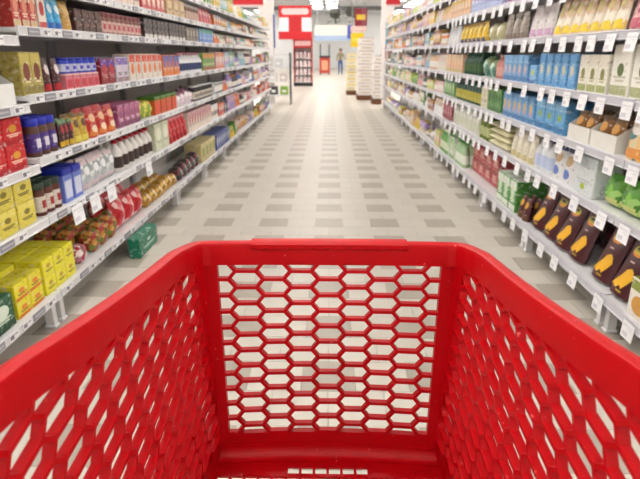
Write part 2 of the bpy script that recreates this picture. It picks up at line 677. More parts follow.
for (x, y) in ((-0.25, 0.3), (0.25, 0.3), (-0.21, 0.96), (0.21, 0.96)):
    w = MB()
    vsn = [(0.012, 0.0), (0.035, 0.001), (0.058, 0.004), (0.0602, 0.010), (0.0602, 0.022), (0.058, 0.028), (0.035, 0.031), (0.012, 0.032)]
    w.lathe(vsn, mat('#2b2b2d', 0.6), 18)
    w.v = [(z - 0.016, px, py) for (px, py, z) in w.v]
    wo = w.obj('wheel', cart, True)
    wo.location = (x, y - 0.68, 0.0645)
    fk = MB().box(-0.024, -0.019, -0.02, 0.02, -0.02, 0.07, GREY).box(0.019, 0.024, -0.02, 0.02, -0.02, 0.07, GREY).box(-0.024, 0.024, -0.02, 0.02, 0.0605, 0.07, GREY)
    fk.obj('wheel_fork', wo)

# ------------------------------------------------------------------ shelving bays
RAIL = mat('#c9c9d2', 0.35)
RAIL2 = mat('#d9d9dd', 0.35)
PLATE = mat('#dcdcde', 0.4)
BACK = mat('#cfcac6', 0.6)
POST = mat('#a9a9ad', 0.45)
DEPTH = 0.46
FX = 1.435                     # |x| of the shelf lips
LEFT_H = [0.18, 0.587, 0.886, 1.19, 1.50, 1.71, 1.93]
LEFT_NEAR = [0.18, 0.587, 0.86, 1.153, 1.455, 1.71, 1.93]
RIGHT_H = [0.18, 0.605, 0.89, 1.173, 1.486, 1.77, 2.03]
RIGHT_NEAR = [0.18, 0.605, 0.89, 1.165, 1.486, 1.77, 2.03]
LIP = 0.0225
BAY = 1.25
lbl_mesh = MB().box(-0.0018, 0.0018, -0.04, 0.04, -0.016, 0.016, mat('#eeeef0', 0.5)) \
    .box(0.0018, 0.0024, -0.032, -0.002, -0.010, 0.010, mat('#7d7b86', 0.6)) \
    .box(0.0018, 0.0024, 0.006, 0.032, 0.002, 0.009, mat('#a5a2ae', 0.6)).mesh('price_label')
lbl_dark = MB().box(-0.0018, 0.0018, -0.055, 0.055, -0.016, 0.016, mat('#8f8e98', 0.5)) \
    .box(0.0018, 0.0024, -0.045, 0.045, -0.004, 0.004, mat('#b9b8c0', 0.6)).mesh('price_label')

def bay(side, y0, heights, label, group, top=2.25):
    root = link('shelf_bay', None, None, (side * FX, y0, 0))
    tag(root, label, 'shelf unit', group)
    W = BAY - 0.006
    MB().box(min(side * (DEPTH + 0.02), side * (DEPTH + 0.045)), max(side * (DEPTH + 0.02), side * (DEPTH + 0.045)), 0.003, W, 0.02, top, BACK).obj('back_panel', root)
    for yy in (0.003, W - 0.027):
        a, b = sorted((side * (DEPTH - 0.015), side * (DEPTH + 0.0195)))
        MB().box(a, b, yy, yy + 0.024, 0.02, top, POST).obj('upright', root)
    a, b = sorted((side * 0.24, side * 0.255))
    MB().box(a, b, 0.003, W, 0.004, 0.13, mat('#6b6a6c', 0.6)).obj('kick_plate', root)
    for yy in (0.02, W - 0.06):
        f = MB()
        a, b = sorted((side * 0.03, side * 0.075))
        f.box(a, b, yy, yy + 0.04, 0.02, 0.15, PLATE)
        a, b = sorted((side * 0.02, side * 0.085))
        f.cbox(a, b, yy - 0.008, yy + 0.048, 0.0045, 0.022, PLATE, 0.004)
        f.obj('foot', root)
    for i, h in enumerate(heights):
        ztop = h + 0.016
        s = MB()
        a, b = sorted((side * 0.013, side * (DEPTH - 0.016)))
        s.box(a, b, 0.004, W - 0.001, ztop - 0.022, ztop, PLATE)
        s.box(a, a + 0.012 if side > 0 else a + 0.012, 0.004, W - 0.001, ztop - 0.035, ztop - 0.022, PLATE)
        so = s.obj('shelf', root)
        # sloping price rail with a lip above and below
        P = [(0.012, -LIP), (-0.002, -LIP), (-0.004, -LIP + 0.004), (0.0, -LIP + 0.007), (0.0, LIP - 0.006), (-0.004, LIP - 0.004), (-0.002, LIP), (0.012, LIP)]
        r = MB()
        vs = [(side * px, yy, h + pz) for yy in (0.003, W) for (px, pz) in P]
        n = len(P)
        r.add(vs, [(k, (k + 1) % n, n + (k + 1) % n, n + k) for k in range(n)] + [tuple(range(n)), tuple(n + k for k in range(n))], RAIL2 if side < 0 else RAIL)
        ro = r.obj('price_rail', so)
        if side < 0 and y0 < 8:
            yy = 0.09 + 0.05 * ((i * 7) % 3)
            k = i
            while yy < W - 0.08:
                me = lbl_mesh if k % 3 != 1 else lbl_dark
                link('price_label', me, so, (0.0022, yy, h))
                yy += 0.13 if k % 3 == 1 else (0.115 if k % 4 else 0.2)
                k += 1
    return root

LROW = 'yellow-box row'
RROW = 'blue-box row'
FROM_END = ['last at the', 'second from the', 'third from the', 'fourth from the', 'fifth from the', 'sixth from the']
LBAYS = ['white shelf bay alongside the cart, yellow-box row', 'white shelf bay of the red gold boxes, shelves lower than its neighbour',
         'white shelf bay of the blue-lidded jars and blue tins', 'white shelf bay of the mauve cartons and golden sweet bags',
         'white shelf bay of the dark grey sweet bags and near-black boxes', 'white shelf bay of the tan cartons and rose pink pouches',
         'white shelf bay of small mixed goods toward the end, yellow-box row']
RBAYS = ['white shelf bay alongside the cart, blue-box row', 'white shelf bay of the green bags and tall off-white cartons',
         'white shelf bay of the brown pouches and white display trays', 'white shelf bay of the sky blue cartons and flat cushion packs',
         'white shelf bay of the salmon red cartons and dark green jars', 'white shelf bay of the pale green bottles and peach cartons',
         'white shelf bay of small mixed goods toward the end, blue-box row']
LY0 = 2.67 - 2 * BAY
for k in range(1, 11):
    y0 = LY0 + k * BAY
    near = k < 2
    bay(-1, y0, LEFT_NEAR if near else LEFT_H,
        LBAYS[k] if k < 6 else 'white shelf bay of small mixed goods, %s far end, yellow-box row' % FROM_END[10 - k],
        'bays of the yellow-box row')
for k in range(1, 12):
    y0 = LY0 + k * BAY
    bay(1, y0, RIGHT_NEAR if k < 2 else RIGHT_H, RBAYS[k] if k < 6 else 'white shelf bay of small mixed goods, %s far end, blue-box row' % FROM_END[11 - k], 'bays of the blue-box row', 2.35)
L_END, R_END = LY0 + 11 * BAY, LY0 + 12 * BAY

# ------------------------------------------------------------------ products: templates
# local frame: x along the shelf, y = 0 the face turned to the aisle and y > 0 into the shelf, z up
def T_box(w, h, d, c, top=None, emb=None, bars=None, band=None, emb_pos=0.6, emb_size=0.28, round_emb=True):
    body = MB().cbox(-w / 2, w / 2, 0, d, 0, h, printed(c), min(w, h) * 0.03)
    parts = []
    e = 0.0006
    ww = w * 0.465
    if top:
        parts.append(('top_band', MB().box(-ww, ww, -e, 0.0001, h * 0.70, h * 0.965, printed(top)), False))
        parts.append(('top_panel', MB().box(-ww, ww, d * 0.04, d * 0.96, h - 0.0001, h + e, top), False))
    if band:
        parts.append(('lower_band', MB().box(-ww, ww, -e, 0.0001, h * 0.04, h * 0.22, printed(band)), False))
    if emb:
        z = h * emb_pos
        rx, rz = w * emb_size, h * emb_size * 0.75
        n = 12 if round_emb else 4
        a0 = 0 if round_emb else math.pi / 4
        pts = [(rx * math.cos(a0 + 2 * math.pi * k / n), -2 * e, z + rz * math.sin(a0 + 2 * math.pi * k / n)) for k in range(n)]
        pr = MB()
        pr.add(pts + [(p[0], 0.0001, p[2]) for p in pts], [tuple(range(n))] + [(k, (k + 1) % n, n + (k + 1) % n, n + k) for k in range(n)], emb)
        parts.append(('emblem', pr, False))
    if bars:
        for q, (fz, fw) in enumerate(((0.36, 0.7), (0.29, 0.5))):
            parts.append(('printed_line', MB().box(-ww * fw, ww * fw, -e, 0.0001, h * fz, h * (fz + 0.045), bars), False))
    return [('box', body, False)] + parts

def T_jar(r, h, c, lid, label=None, emb=None, lid_h=0.2):
    hl = h * lid_h
    body = MB().lathe([(r * 0.9, 0), (r, 0.004), (r, h - hl * 1.35), (r * 0.88, h - hl)], c, 14, 0, r)
    L = MB().lathe([(r * 0.96, h - hl), (r * 1.0, h - hl + 0.002), (r * 1.0, h - 0.004), (r * 0.94, h)], lid, 14, 0, r)
    out = [('jar', body, True), ('lid', L, True)]
    if label:
        label = printed(label)
        lb = MB().lathe([(r * 1.012, h * 0.12), (r * 1.012, h * 0.6)], label, 14, 0, r)
        lb.f = lb.f[:-2]
        lb.mi = lb.mi[:-2]
        if emb:
            fn = lambda u, v: (r * 1.03 * math.sin(u), r - r * 1.03 * math.cos(u), v)
            out.append(('emblem', MB().grid(fn, lins(-0.55, 0.55, 4), [h * 0.24, h * 0.48], emb), True))
        out.append(('label', lb, True))
    return out

def T_bottle(r, h, c, cap, label=None):
    body = MB().lathe([(r * 0.92, 0), (r, 0.006), (r, h * 0.58), (r * 0.85, h * 0.68), (r * 0.4, h * 0.82), (r * 0.36, h * 0.9)], c, 12, 0, r)
    C = MB().lathe([(r * 0.44, h * 0.9), (r * 0.44, h * 0.985), (r * 0.38, h)], cap, 12, 0, r)
    out = [('bottle', body, True), ('cap', C, True)]
    if label:
        lb = MB().lathe([(r * 1.015, h * 0.14), (r * 1.015, h * 0.5)], label, 12, 0, r)
        lb.f = lb.f[:-2]
        lb.mi = lb.mi[:-2]
        out.append(('label', lb, True))
    return out

def pouch_fn(w, h, t, style):
    def g(v):
        if style == 'pouch':
            return max(0.03, (1 - v ** 2.2)) if v > 0.04 else 0.92
        return max(0.03, math.sin(math.pi * min(1, max(0, v))) ** 0.55)
    def fn(u, v, s):                       # u -1..1, v 0..1, s -1 front, 1 back
        e = max(0.0, 1 - abs(u) ** 2.6) ** 0.6
        crumple = 0.012 * w * math.sin(9 * u + 5 * v) * math.sin(7 * v + 2 * u)
        return (u * w / 2 * (1 - 0.03 * math.sin(math.pi * v)), t / 2 + s * (t / 2) * e * g(v) + crumple * e, v * h)
    return fn

def T_pouch(w, h, t, c, style='pouch', seal=None, emb=None, band=None, emb2=None, body_name='bag'):
    fn = pouch_fn(w, h, t, style)
    us = [-1, -0.85, -0.5, 0, 0.5, 0.85, 1]
    vs = [0, 0.04, 0.15, 0.3, 0.5, 0.7, 0.85, 0.95, 1]
    b = MB()
    P = [fn(u, v, s) for s in (-1, 1) for v in vs for u in us]
    nu, nv = len(us), len(vs)
    N = nu * nv
    F = []
    for s in (0, 1):
        for j in range(nv - 1):
            for i in range(nu - 1):
                q = (s * N + j * nu + i, s * N + j * nu + i + 1, s * N + (j + 1) * nu + i + 1, s * N + (j + 1) * nu + i)
                F.append(q if s == 0 else q[::-1])
    for i in range(nu - 1):
        F.append((i + 1, i, N + i, N + i + 1))
        a = (nv - 1) * nu + i
        F.append((a, a + 1, N + a + 1, N + a))
    for j in range(nv - 1):
        a, d = j * nu, (j + 1) * nu
        F.append((a, d, N + d, N + a))
        F.append((d + nu - 1, a + nu - 1, N + a + nu - 1, N + d + nu - 1))
    b.add(P, F, printed(c))
    out = [(body_name, b, True)]
    def patch(nm, u0, u1, v0, v1, m, off=0.0012, ell=False, rot=0):
        def f2(u, v):
            if ell:
                a, r_ = u * 2 * math.pi, v
                du, dv = r_ * math.cos(a), r_ * math.sin(a)
                uu = (u0 + u1) / 2 + (du * math.cos(rot) - dv * math.sin(rot)) * (u1 - u0) / 2
                vv = (v0 + v1) / 2 + (du * math.sin(rot) * 0.8 + dv * math.cos(rot)) * (v1 - v0) / 2
            else:
                uu, vv = u0 + (u1 - u0) * u, v0 + (v1 - v0) * v
            x, y, z = fn(uu, vv, -1)
            return (x, y - off, z)
        pr = MB()
        if ell:
            pr.grid(f2, lins(0, 1, 14), [0.02, 0.55, 1], m)
        else:
            pr.grid(f2, lins(0, 1, 6), lins(0, 1, 3), m)
        out.append((nm, pr, True))
    if seal:
        patch('top_seal', -0.97, 0.97, 0.88, 0.995, seal)
    if band:
        patch('lower_band', -0.97, 0.97, 0.05, 0.25, band)
    if emb:
        patch('emblem', -0.62, 0.62, 0.52, 0.82, emb, 0.002, True)
    if emb2:
        patch('picture', -0.6, 0.55, 0.16, 0.44, emb2, 0.002, True, 0.5)
    return out

def T_brownbag(w, h, t):
    """chocolate-brown pouch with a three-coloured crest and a yellow fan-shaped figure"""
    out = T_pouch(w, h, t, mat('#4a1820', 0.35), 'pouch')
    fn = pouch_fn(w, h, t, 'pouch')
    def poly(nm, pts, m, off):
        pr = MB()
        c = (sum(p[0] for p in pts) / len(pts), sum(p[1] for p in pts) / len(pts))
        V = []
        for k in (0.02, 0.5, 1.0):
            for p in pts:
                x, y, z = fn(c[0] + (p[0] - c[0]) * k, c[1] + (p[1] - c[1]) * k, -1)
                V.append((x, y - off, z))
        n = len(pts)
        F = [(r * n + k, r * n + (k + 1) % n, (r + 1) * n + (k + 1) % n, (r + 1) * n + k) for r in (0, 1) for k in range(n)]
        pr.add(V, F + [tuple(range(n))], m)
        out.append((nm, pr, True))
    ell = lambda cx, cy, rx, ry, n=14, a0=0, a1=2 * math.pi: [(cx + rx * math.cos(a0 + (a1 - a0) * k / n), cy + ry * math.sin(a0 + (a1 - a0) * k / n)) for k in range(n)]
    poly('crest', ell(0, 0.80, 0.55, 0.085), '#f0913a', 0.0018)
    poly('crest', ell(0, 0.825, 0.55, 0.07), '#e9c53c', 0.0026)
    poly('crest', ell(0, 0.855, 0.5, 0.05), '#a4a52c', 0.0034)
    poly('crest', ell(0, 0.86, 0.3, 0.025), '#3a1a16', 0.0042)
    poly('yellow_figure', [(-0.75, 0.14), (-0.1, 0.11), (0.12, 0.18), (0.35, 0.13), (0.6, 0.26), (0.75, 0.37), (0.6, 0.48), (0.33, 0.52), (0.05, 0.47), (-0.1, 0.38), (-0.35, 0.24)], '#eeb527', 0.0018)
    poly('printed_line', [(-0.15, 0.60), (0.2, 0.60), (0.2, 0.63), (-0.15, 0.63)], '#c9a7a6', 0.0018)
    poly('printed_line', [(0.0, 0.07), (0.5, 0.07), (0.5, 0.10), (0.0, 0.10)], '#b99a2f', 0.0018)
    return out

def T_lump(w, h, d, cols, neck=False, scale=26, seed=0):
    b = MB()
    nu, nv = 18, 11
    V = []
    for j in range(nv + 1):
        ph = math.pi * j / nv
        for i in range(nu):
            th = 2 * math.pi * i / nu
            sx = abs(math.cos(th)) ** 0.7 * math.copysign(1, math.cos(th))
            sy = abs(math.sin(th)) ** 0.7 * math.copysign(1, math.sin(th))
            rr = math.sin(ph) ** 0.7 if 0 < j < nv else 0.0
            p = Vector((sx * rr, sy * rr, -math.cos(ph)))
            k = 1 + 0.16 * noise.noise(p * 3.1 + Vector((seed, 0, 0))) + 0.07 * noise.noise(p * 7 + Vector((0, seed, 0)))
            V.append((p.x * k * w * 0.47, d / 2 + p.y * k * d * 0.45, max(0, h * 0.46 + p.z * k * h * 0.5)))
    F = [(j * nu + i, j * nu + (i + 1) % nu, (j + 1) * nu + (i + 1) % nu, (j + 1) * nu + i) for j in range(nv) for i in range(nu)]
    b.add(V, F, mottled(cols, scale))
    out = [('bag', b, True)]
    if neck:
        nk = MB().lathe([(0.010, h * 0.84), (0.007, h * 0.95), (0.02, h * 1.06), (0.012, h * 1.08)], cols[-1], 8, 0, d / 2)
        out.append(('gathered_neck', nk, True))
    return out

def T_tub(w, h, d, c, lid, label=None):
    b = MB()
    t = 0.92
    hb = h * 0.8
    V = [(-w / 2 * t, d * 0.04, 0), (w / 2 * t, d * 0.04, 0), (w / 2 * t, d * 0.96, 0), (-w / 2 * t, d * 0.96, 0),
         (-w / 2 * 0.98, 0.004, hb), (w / 2 * 0.98, 0.004, hb), (w / 2 * 0.98, d - 0.004, hb), (-w / 2 * 0.98, d - 0.004, hb)]
    b.add(V, [(0, 3, 2, 1), (4, 5, 6, 7), (0, 1, 5, 4), (1, 2, 6, 5), (2, 3, 7, 6), (3, 0, 4, 7)], c)
    L = MB().cbox(-w / 2, w / 2, 0, d, hb, h, lid, 0.008)
    out = [('tub', b, False), ('lid', L, False)]
    if label:
        y0 = lambda z: d * 0.04 + (0.004 - d * 0.04) * z / hb - 0.0012
        l = MB().add([(-w * 0.36, y0(hb * .15), hb * .15), (w * 0.36, y0(hb * .15), hb * .15), (w * 0.38, y0(hb * .8), hb * .8), (-w * 0.38, y0(hb * .8), hb * .8)], [(0, 1, 2, 3)], label)
        out.append(('label', l, False))
    return out

def T_tray(w, h, d, c, front=0.45):
    """display carton cut low at the front with sloping sides"""
    t = 0.004
    b = MB()
    b.box(-w / 2, w / 2, 0, d, 0, t, c)
    b.box(-w / 2, w / 2, 0, t, t, h * front, c)
    b.box(-w / 2, w / 2, d - t, d, t, h, c)
    for x0 in (-w / 2, w / 2 - t):
        pts = [(x0, 0.0041, t), (x0, d - t, t), (x0, d - t, h), (x0, d * 0.72, h), (x0, 0.0041, h * front)]
        V = pts + [(x0 + t, p[1], p[2]) for p in pts]
        n = 5
        b.add(V, [tuple(range(n)), tuple(n + k for k in range(n))] + [(k, (k + 1) % n, n + (k + 1) % n, n + k) for k in range(n)], c)
    return [('tray', b, False)]

def T_slab(w, h, d, c, emb=None):
    """soft flat pack lying down"""
    b = MB()
    def fn(u, v, s):
        e = (max(0, 1 - abs(u) ** 3) * max(0, 1 - abs(v) ** 3)) ** 0.5
        return Vector((u * w / 2, d / 2 + v * d / 2, h / 2 + (s - 0.5) * h * (0.15 + 0.85 * e)))
    b.slab(fn, [-1, -0.8, -0.4, 0, 0.4, 0.8, 1], [-1, -0.8, -0.3, 0.3, 0.8, 1], c)
    out = [('pack', b, True)]
    if emb:
        out.append(('label', MB().box(-w * 0.2, w * 0.2, d * 0.25, d * 0.75, h * 0.93, h + 0.001, emb), False))
    return out

# ------------------------------------------------------------------ products: placing
TEMPL = {}
def template(key, fn, far):
    k = (key, far)
    if k not in TEMPL:
        parts = fn()
        if far:
            m = MB()
            for (_, p, _s) in parts:
                m.merge(p)
            TEMPL[k] = [(parts[0][0], m.mesh(key, True))]
        else:
            TEMPL[k] = [(n, p.mesh(n, s)) for (n, p, s) in parts]
        w = max(abs(v[0]) for v in parts[0][1].v) * 2
        dd = max(v[1] for v in parts[0][1].v)
        hh = max(v[2] for p in parts for v in p[1].v)
        TEMPL[k].append((w, dd, hh))
    return TEMPL[k]

FACE = 1.465
def put(name, key, fn, side, y, z, x_in=0.0, tilt=0.0, far=False, label='', cat='', group='', yaw=0.0):
    t = template(key, fn, far)
    rz = (math.pi / 2 if side < 0 else -math.pi / 2) + yaw
    root = None
    z += (t[-1][1] * 1.03) * math.sin(max(0, -tilt))
    for i, (n, me) in enumerate(t[:-1]):
        if i == 0:
            root = link(name, me, None, (side * (FACE + x_in), y, z), (tilt, 0, rz))
            tag(root, label, cat, group)
        else:
            link(n, me, root)
    return root

ORD = ['bottom shelf', 'second shelf up', 'third shelf up', 'fourth shelf up', 'fifth shelf up', 'sixth shelf up', 'top shelf']
SEEN_LABEL = {}
def run(side, shelf, y0, y1, name, key, fn, desc, cat, stack=1, deep=1, gap=0.006, tilt=0.0, x_in=0.0, jitter=0.0, heights=None, base=None):
    """a run of alike products along one shelf from y0 to y1"""
    far = y0 > 7.2
    if cat in ('jar', 'bottle', 'can') and y0 > 4.5:
        gap = max(gap, 0.018)
    w, d, h = template(key, fn, far)[-1]
    hs = heights or (LEFT_H if side < 0 else RIGHT_H)
    z = hs[shelf] + 0.0165 if base is None else base
    n = max(1, int((y1 - y0 + gap) / (w + gap)))
    pitch = (y1 - y0) / n
    lab = '%s on %s, %s' % (desc, ORD[shelf], LROW if side < 0 else RROW)
    grp = '%s, %s, %s' % (desc, ORD[shelf], LROW if side < 0 else RROW)
    for k in range(n):
        for q in range(deep):
            for s in range(stack):
                j = random.uniform(-1, 1) * jitter
                po = put(name, key, fn, side, y0 + pitch * (k + 0.5), z + s * (h + 0.0008), x_in + q * (d + 0.006) + abs(j) + (random.uniform(0, 0.005) if stack == 1 else 0),
                    tilt, far, lab, cat, grp, j * 0.6)
                if name in ('sweet_bag', 'salad_bag'):
                    po.scale.z = random.uniform(0.78, 1.0)

LN = LEFT_NEAR
# ---- row with the yellow boxes (left of the aisle) --------------------------------
def L(shelf, y0, y1, name, key, fn, desc, cat, **k):
    run(-1, shelf, y0, y1, name, key, fn, desc, cat, **k)
def R(shelf, y0, y1, name, key, fn, desc, cat, **k):
    run(1, shelf, y0, y1, name, key, fn, desc, cat, **k)

# bottom shelf
L(0, 1.90, 2.30, 'tea_box', 'gbox', lambda: T_box(0.19, 0.16, 0.10, '#1d5a3a', emb='#d8e6d8', bars='#cfe0d0', band='#15442c'), 'dark green box with pale print', 'box', deep=2)
L(0, 2.32, 2.57, 'tea_box', 'ybox_o', lambda: T_box(0.12, 0.085, 0.12, '#e9dc2c', band='#d97a22', bars='#8a6a2a', emb='#e78a2a', emb_pos=0.55, emb_size=0.2), 'yellow box with orange band', 'box', stack=2, deep=1, x_in=0.005)
L(0, 2.32, 2.57, 'tea_box', 'ybox_l', lambda: T_box(0.12, 0.095, 0.12, '#efe63a', bars='#9c8a2e', emb='#f6efa0'), 'bright yellow box in the back stack', 'box', stack=2, deep=2, x_in=0.135)
L(0, 2.59, 2.94, 'tea_box', 'ybox_t', lambda: T_box(0.112, 0.095, 0.13, '#ece22f', bars='#8f7f2a', emb='#c7a52c', emb_pos=0.62, emb_size=0.17), 'lemon yellow box with small brown print', 'box', stack=2, deep=3, x_in=0.004)
L(0, 2.96, 3.23, 'sweet_bag', 'pinklump', lambda: T_lump(0.135, 0.13, 0.13, ['#c9889a', '#efd9d8', '#b4283c', '#f3eceb', '#8d5a63'], seed=2, scale=38), 'lumpy bag of pink and white sweets', 'bag', deep=3, jitter=0.008)
L(0, 3.24, 3.66, 'sweet_bag', 'greenorange', lambda: T_lump(0.135, 0.17, 0.14, ['#7a8a2c', '#c98a3a', '#a8332c', '#d9b36a', '#5d6a24'], True, seed=5, scale=40), 'net bag of green and orange sweets', 'bag', deep=3, jitter=0.008)
L(0, 3.68, 4.26, 'sweet_bag', 'redlump', lambda: T_pouch(0.185, 0.27, 0.12, mottled(['#c3202e', '#d9404a', '#c3202e', '#f0c3c2', '#b01525', '#e78a8c'], 24), 'pillow', seal='#a81424'), 'big red bag with pale round print', 'bag', deep=2, tilt=-0.12, jitter=0.008)
L(0, 4.30, 5.25, 'sweet_bag', 'goldlump', lambda: T_lump(0.15, 0.14, 0.15, ['#b8862b', '#e6c06a', '#d9a040', '#7d6420', '#efd9b0'], seed=3, scale=34), 'golden bag of sweets', 'bag', deep=2, jitter=0.008)
L(0, 5.30, 6.20, 'sweet_bag', 'darklump', lambda: T_lump(0.15, 0.17, 0.16, ['#2c3a38', '#54605c', '#7b2a3a', '#1f2b28', '#a9b0a5'], seed=4, scale=36), 'dark green and grey bag', 'bag')
L(0, 6.25, 7.05, 'tea_box', 'tanbox', lambda: T_box(0.19, 0.21, 0.2, '#cdbd86', emb='#8a9a4a', bars='#7a6a3a'), 'tan carton with green emblem', 'box')
L(0, 7.10, 8.10, 'tea_box', 'blueboxl', lambda: T_box(0.12, 0.2, 0.2, '#3c4f96', emb='#cdd3e6', bars='#aeb8da'), 'dark blue box with pale emblem', 'box')
teal = T_box(0.40, 0.145, 0.085, '#0f7358', emb='#d8ede4', bars='#c3e2d6', emb_pos=0.62, emb_size=0.09)
o = put('food_box', 'tealbox', lambda: teal, -1, 3.86, 0.0045, x_in=-0.118, label='teal green box with white spot, on the floor against the shelf lip', cat='box')

# second shelf
L(1, 1.45, 2.62, 'tea_box', 'ybox2', lambda: T_box(0.155, 0.118, 0.15, '#dfcf52', bars='#6a5a22', emb='#8a7a30', emb_pos=0.62, emb_size=0.16, top='#e6d866'), 'pale yellow box with brown print', 'box', stack=2, deep=2)
L(1, 2.68, 2.92, 'glass_jar', 'brownjar', lambda: T_jar(0.037, 0.17, '#5a2a1e', '#24382c', '#d9cfc4', '#a03030'), 'brown jar with white label and dark green lid', 'jar', deep=3)
L(1, 2.94, 3.18, 'tub', 'bluetub', lambda: T_tub(0.112, 0.19, 0.15, '#6d7fd0', '#1f2fa8', '#d3d8ee'), 'blue-lidded tub with pale label', 'tub', deep=2)
L(1, 3.20, 3.74, 'foil_bag', 'silver', lambda: T_pouch(0.125, 0.18, 0.07, mottled(['#d6dadc', '#b4bcc0', '#eef0f0', '#98a2a6'], 30, 0.25), 'pillow', emb='#e9ebee', band='#d3bfc3', seal='#dcc3c8'), 'silver foil bag with pale print', 'bag', deep=2, jitter=0.008)
L(1, 3.78, 4.58, 'milk_bottle', 'wrb', lambda: T_bottle(0.048, 0.22, '#e6e2de', '#b02030', '#40302f'), 'white bottle with black label and red cap', 'bottle', deep=2)
L(1, 4.62, 5.02, 'tea_box', 'creambox', lambda: T_box(0.19, 0.235, 0.16, '#cfd3b8', emb='#e9ead6', bars='#9aa888', emb_size=0.33), 'large cream green carton', 'box')
L(1, 5.05, 5.72, 'foil_bag', 'redp', lambda: T_pouch(0.125, 0.225, 0.08, '#c00f22', emb='#d8303c', band='#a00a1a', seal='#e08088'), 'bright red stand-up pouch', 'bag')
L(1, 5.76, 6.9, 'tea_box', 'crpink', lambda: T_box(0.11, 0.21, 0.12, '#e0d3c6', top='#c98a96', emb='#b8506a', bars='#8a7a70'), 'cream carton with pink top', 'box')

# third shelf
L(2, 1.60, 2.62, 'gift_box', 'redgold', lambda: T_box(0.162, 0.122, 0.12, '#c9121f', emb='#d99a2c', bars='#f0c9b8', emb_pos=0.6, emb_size=0.2, band='#b00d1a'), 'red box with gold emblem', 'box', stack=2, deep=2, heights=LN)
L(2, 2.72, 2.98, 'coffee_jar', 'bluelid', lambda: T_jar(0.04, 0.19, '#5c3a30', '#2a38c4', '#4a2f86', '#e6dfee', 0.2), 'jar with bright blue lid and purple label', 'jar', deep=2)
L(2, 2.99, 3.16, 'chocolate_bar', 'multib', lambda: T_pouch(0.05, 0.15, 0.03, '#4d2a2c', 'pillow', emb='#b8343a', band='#d9b02c', seal='#5f8a5a'), 'dark upright bar wrapper with red and yellow print', 'chocolate bar', deep=3)
L(2, 3.17, 3.36, 'foil_bag', 'yelbr', lambda: T_pouch(0.09, 0.165, 0.05, '#c9a83a', emb='#6a3a22', band='#e0cf5a', seal='#7a5a2a'), 'yellow and brown pouch', 'bag', deep=2)
L(2, 3.38, 3.82, 'gift_bag', 'redcr', lambda: T_pouch(0.14, 0.175, 0.07, '#c32a22', emb='#e6b38a', emb2='#f0d9b8', band='#d9803a', seal='#b81c28'), 'red pouch with cream figure print', 'bag', deep=2)
L(2, 3.85, 4.32, 'biscuit_box', 'mauve', lambda: T_box(0.112, 0.155, 0.12, '#a0507a', top='#b86a90', bars='#e6cbd8', band='#7a3a5c'), 'mauve carton with pale lettering band', 'box', deep=2)
L(2, 4.36, 4.66, 'foil_bag', 'yelg', lambda: T_lump(0.14, 0.14, 0.14, ['#d9cf3a', '#8fa83a', '#e9e36a', '#c9b02c'], seed=7), 'yellow green bag', 'bag')
L(2, 4.70, 5.40, 'punnet', 'greenor', lambda: T_tub(0.16, 0.15, 0.16, '#c9602c', '#4d7a2c', '#d94a34'), 'orange tub with green lid', 'tub')
L(2, 5.44, 6.10, 'sweet_bag', 'pinkl2', lambda: T_lump(0.15, 0.17, 0.16, ['#d9a8c3', '#f0e3ea', '#a86a8c', '#5f3a4a'], True, seed=1, scale=20), 'pink and lilac tied bag', 'bag')
L(2, 6.14, 7.1, 'can', 'blackw', lambda: T_jar(0.045, 0.16, '#2b2a2d', '#c9c9cc', '#d9cfc0', '#30303a', 0.1), 'black tin with cream label', 'can')

# fourth shelf
L(3, 1.95, 2.32, 'food_jar', 'creamjar', lambda: T_jar(0.04, 0.14, '#cfb089', '#e9e2d3', '#e6d9c0', '#a8543a', 0.14), 'cream jar with pale lid', 'jar', deep=2, heights=LN)
L(3, 2.34, 2.62, 'display_carton', 'disp', lambda: T_tray(0.13, 0.2, 0.2, '#e9e9e6', 0.5), 'white cut-away display carton', 'carton', heights=LN)
L(3, 2.69, 2.90, 'dessert_box', 'olive', lambda: T_box(0.1, 0.2, 0.1, '#b0a052', top='#c2b25a', emb='#7a3a2a', bars='#e6dcc0', band='#8a7a3c', emb_pos=0.55), 'tall olive yellow carton', 'box', deep=2)
L(3, 2.91, 3.13, 'foil_bag', 'dkred', lambda: T_pouch(0.07, 0.17, 0.05, '#4a2428', emb='#e0cfd0', band='#b81c28', seal='#3a1c20'), 'dark brown pouch with white and red print', 'bag', deep=2)
L(3, 3.15, 3.62, 'dessert_tub', 'pinktub', lambda: T_tub(0.088, 0.085, 0.1, '#d97a86', '#e3a9ac', '#c23a48'), 'pink tub under the blue tins', 'tub')
zz = LEFT_H[3] + 0.0165 + 0.0865
L(3, 3.15, 3.62, 'tin', 'bluetin', lambda: T_jar(0.042, 0.085, '#3448c0', '#2233a6', '#c6cbe8', '#5a4fc0', 0.16), 'blue tin stacked over the pink tubs', 'tin', base=zz)
L(3, 3.64, 3.90, 'dessert_box', 'dkredb', lambda: T_box(0.12, 0.16, 0.12, '#8a1424', top='#5f2fa0', emb='#b83040', bars='#c98a8a'), 'dark red carton with violet top', 'box', deep=2)
L(3, 3.92, 4.15, 'dessert_box', 'lilw', lambda: T_box(0.11, 0.17, 0.12, '#cfc3d6', top='#7a5ab0', bars='#5a4a4a', band='#9a7a80'), 'white and lilac carton', 'box', deep=2)
L(3, 4.18, 5.00, 'dessert_box', 'orred', lambda: T_box(0.115, 0.19, 0.12, '#e0d6cc', top='#d9462c', emb='#e07a4a', bars='#b08a80', emb_pos=0.45), 'white carton with orange red top', 'box')
L(3, 5.03, 5.60, 'dessert_box', 'orbl', lambda: T_box(0.1, 0.18, 0.12, '#d9772f', top='#3f4fa6', emb='#5a62b8', bars='#e9c9a0'), 'orange carton with blue top', 'box')
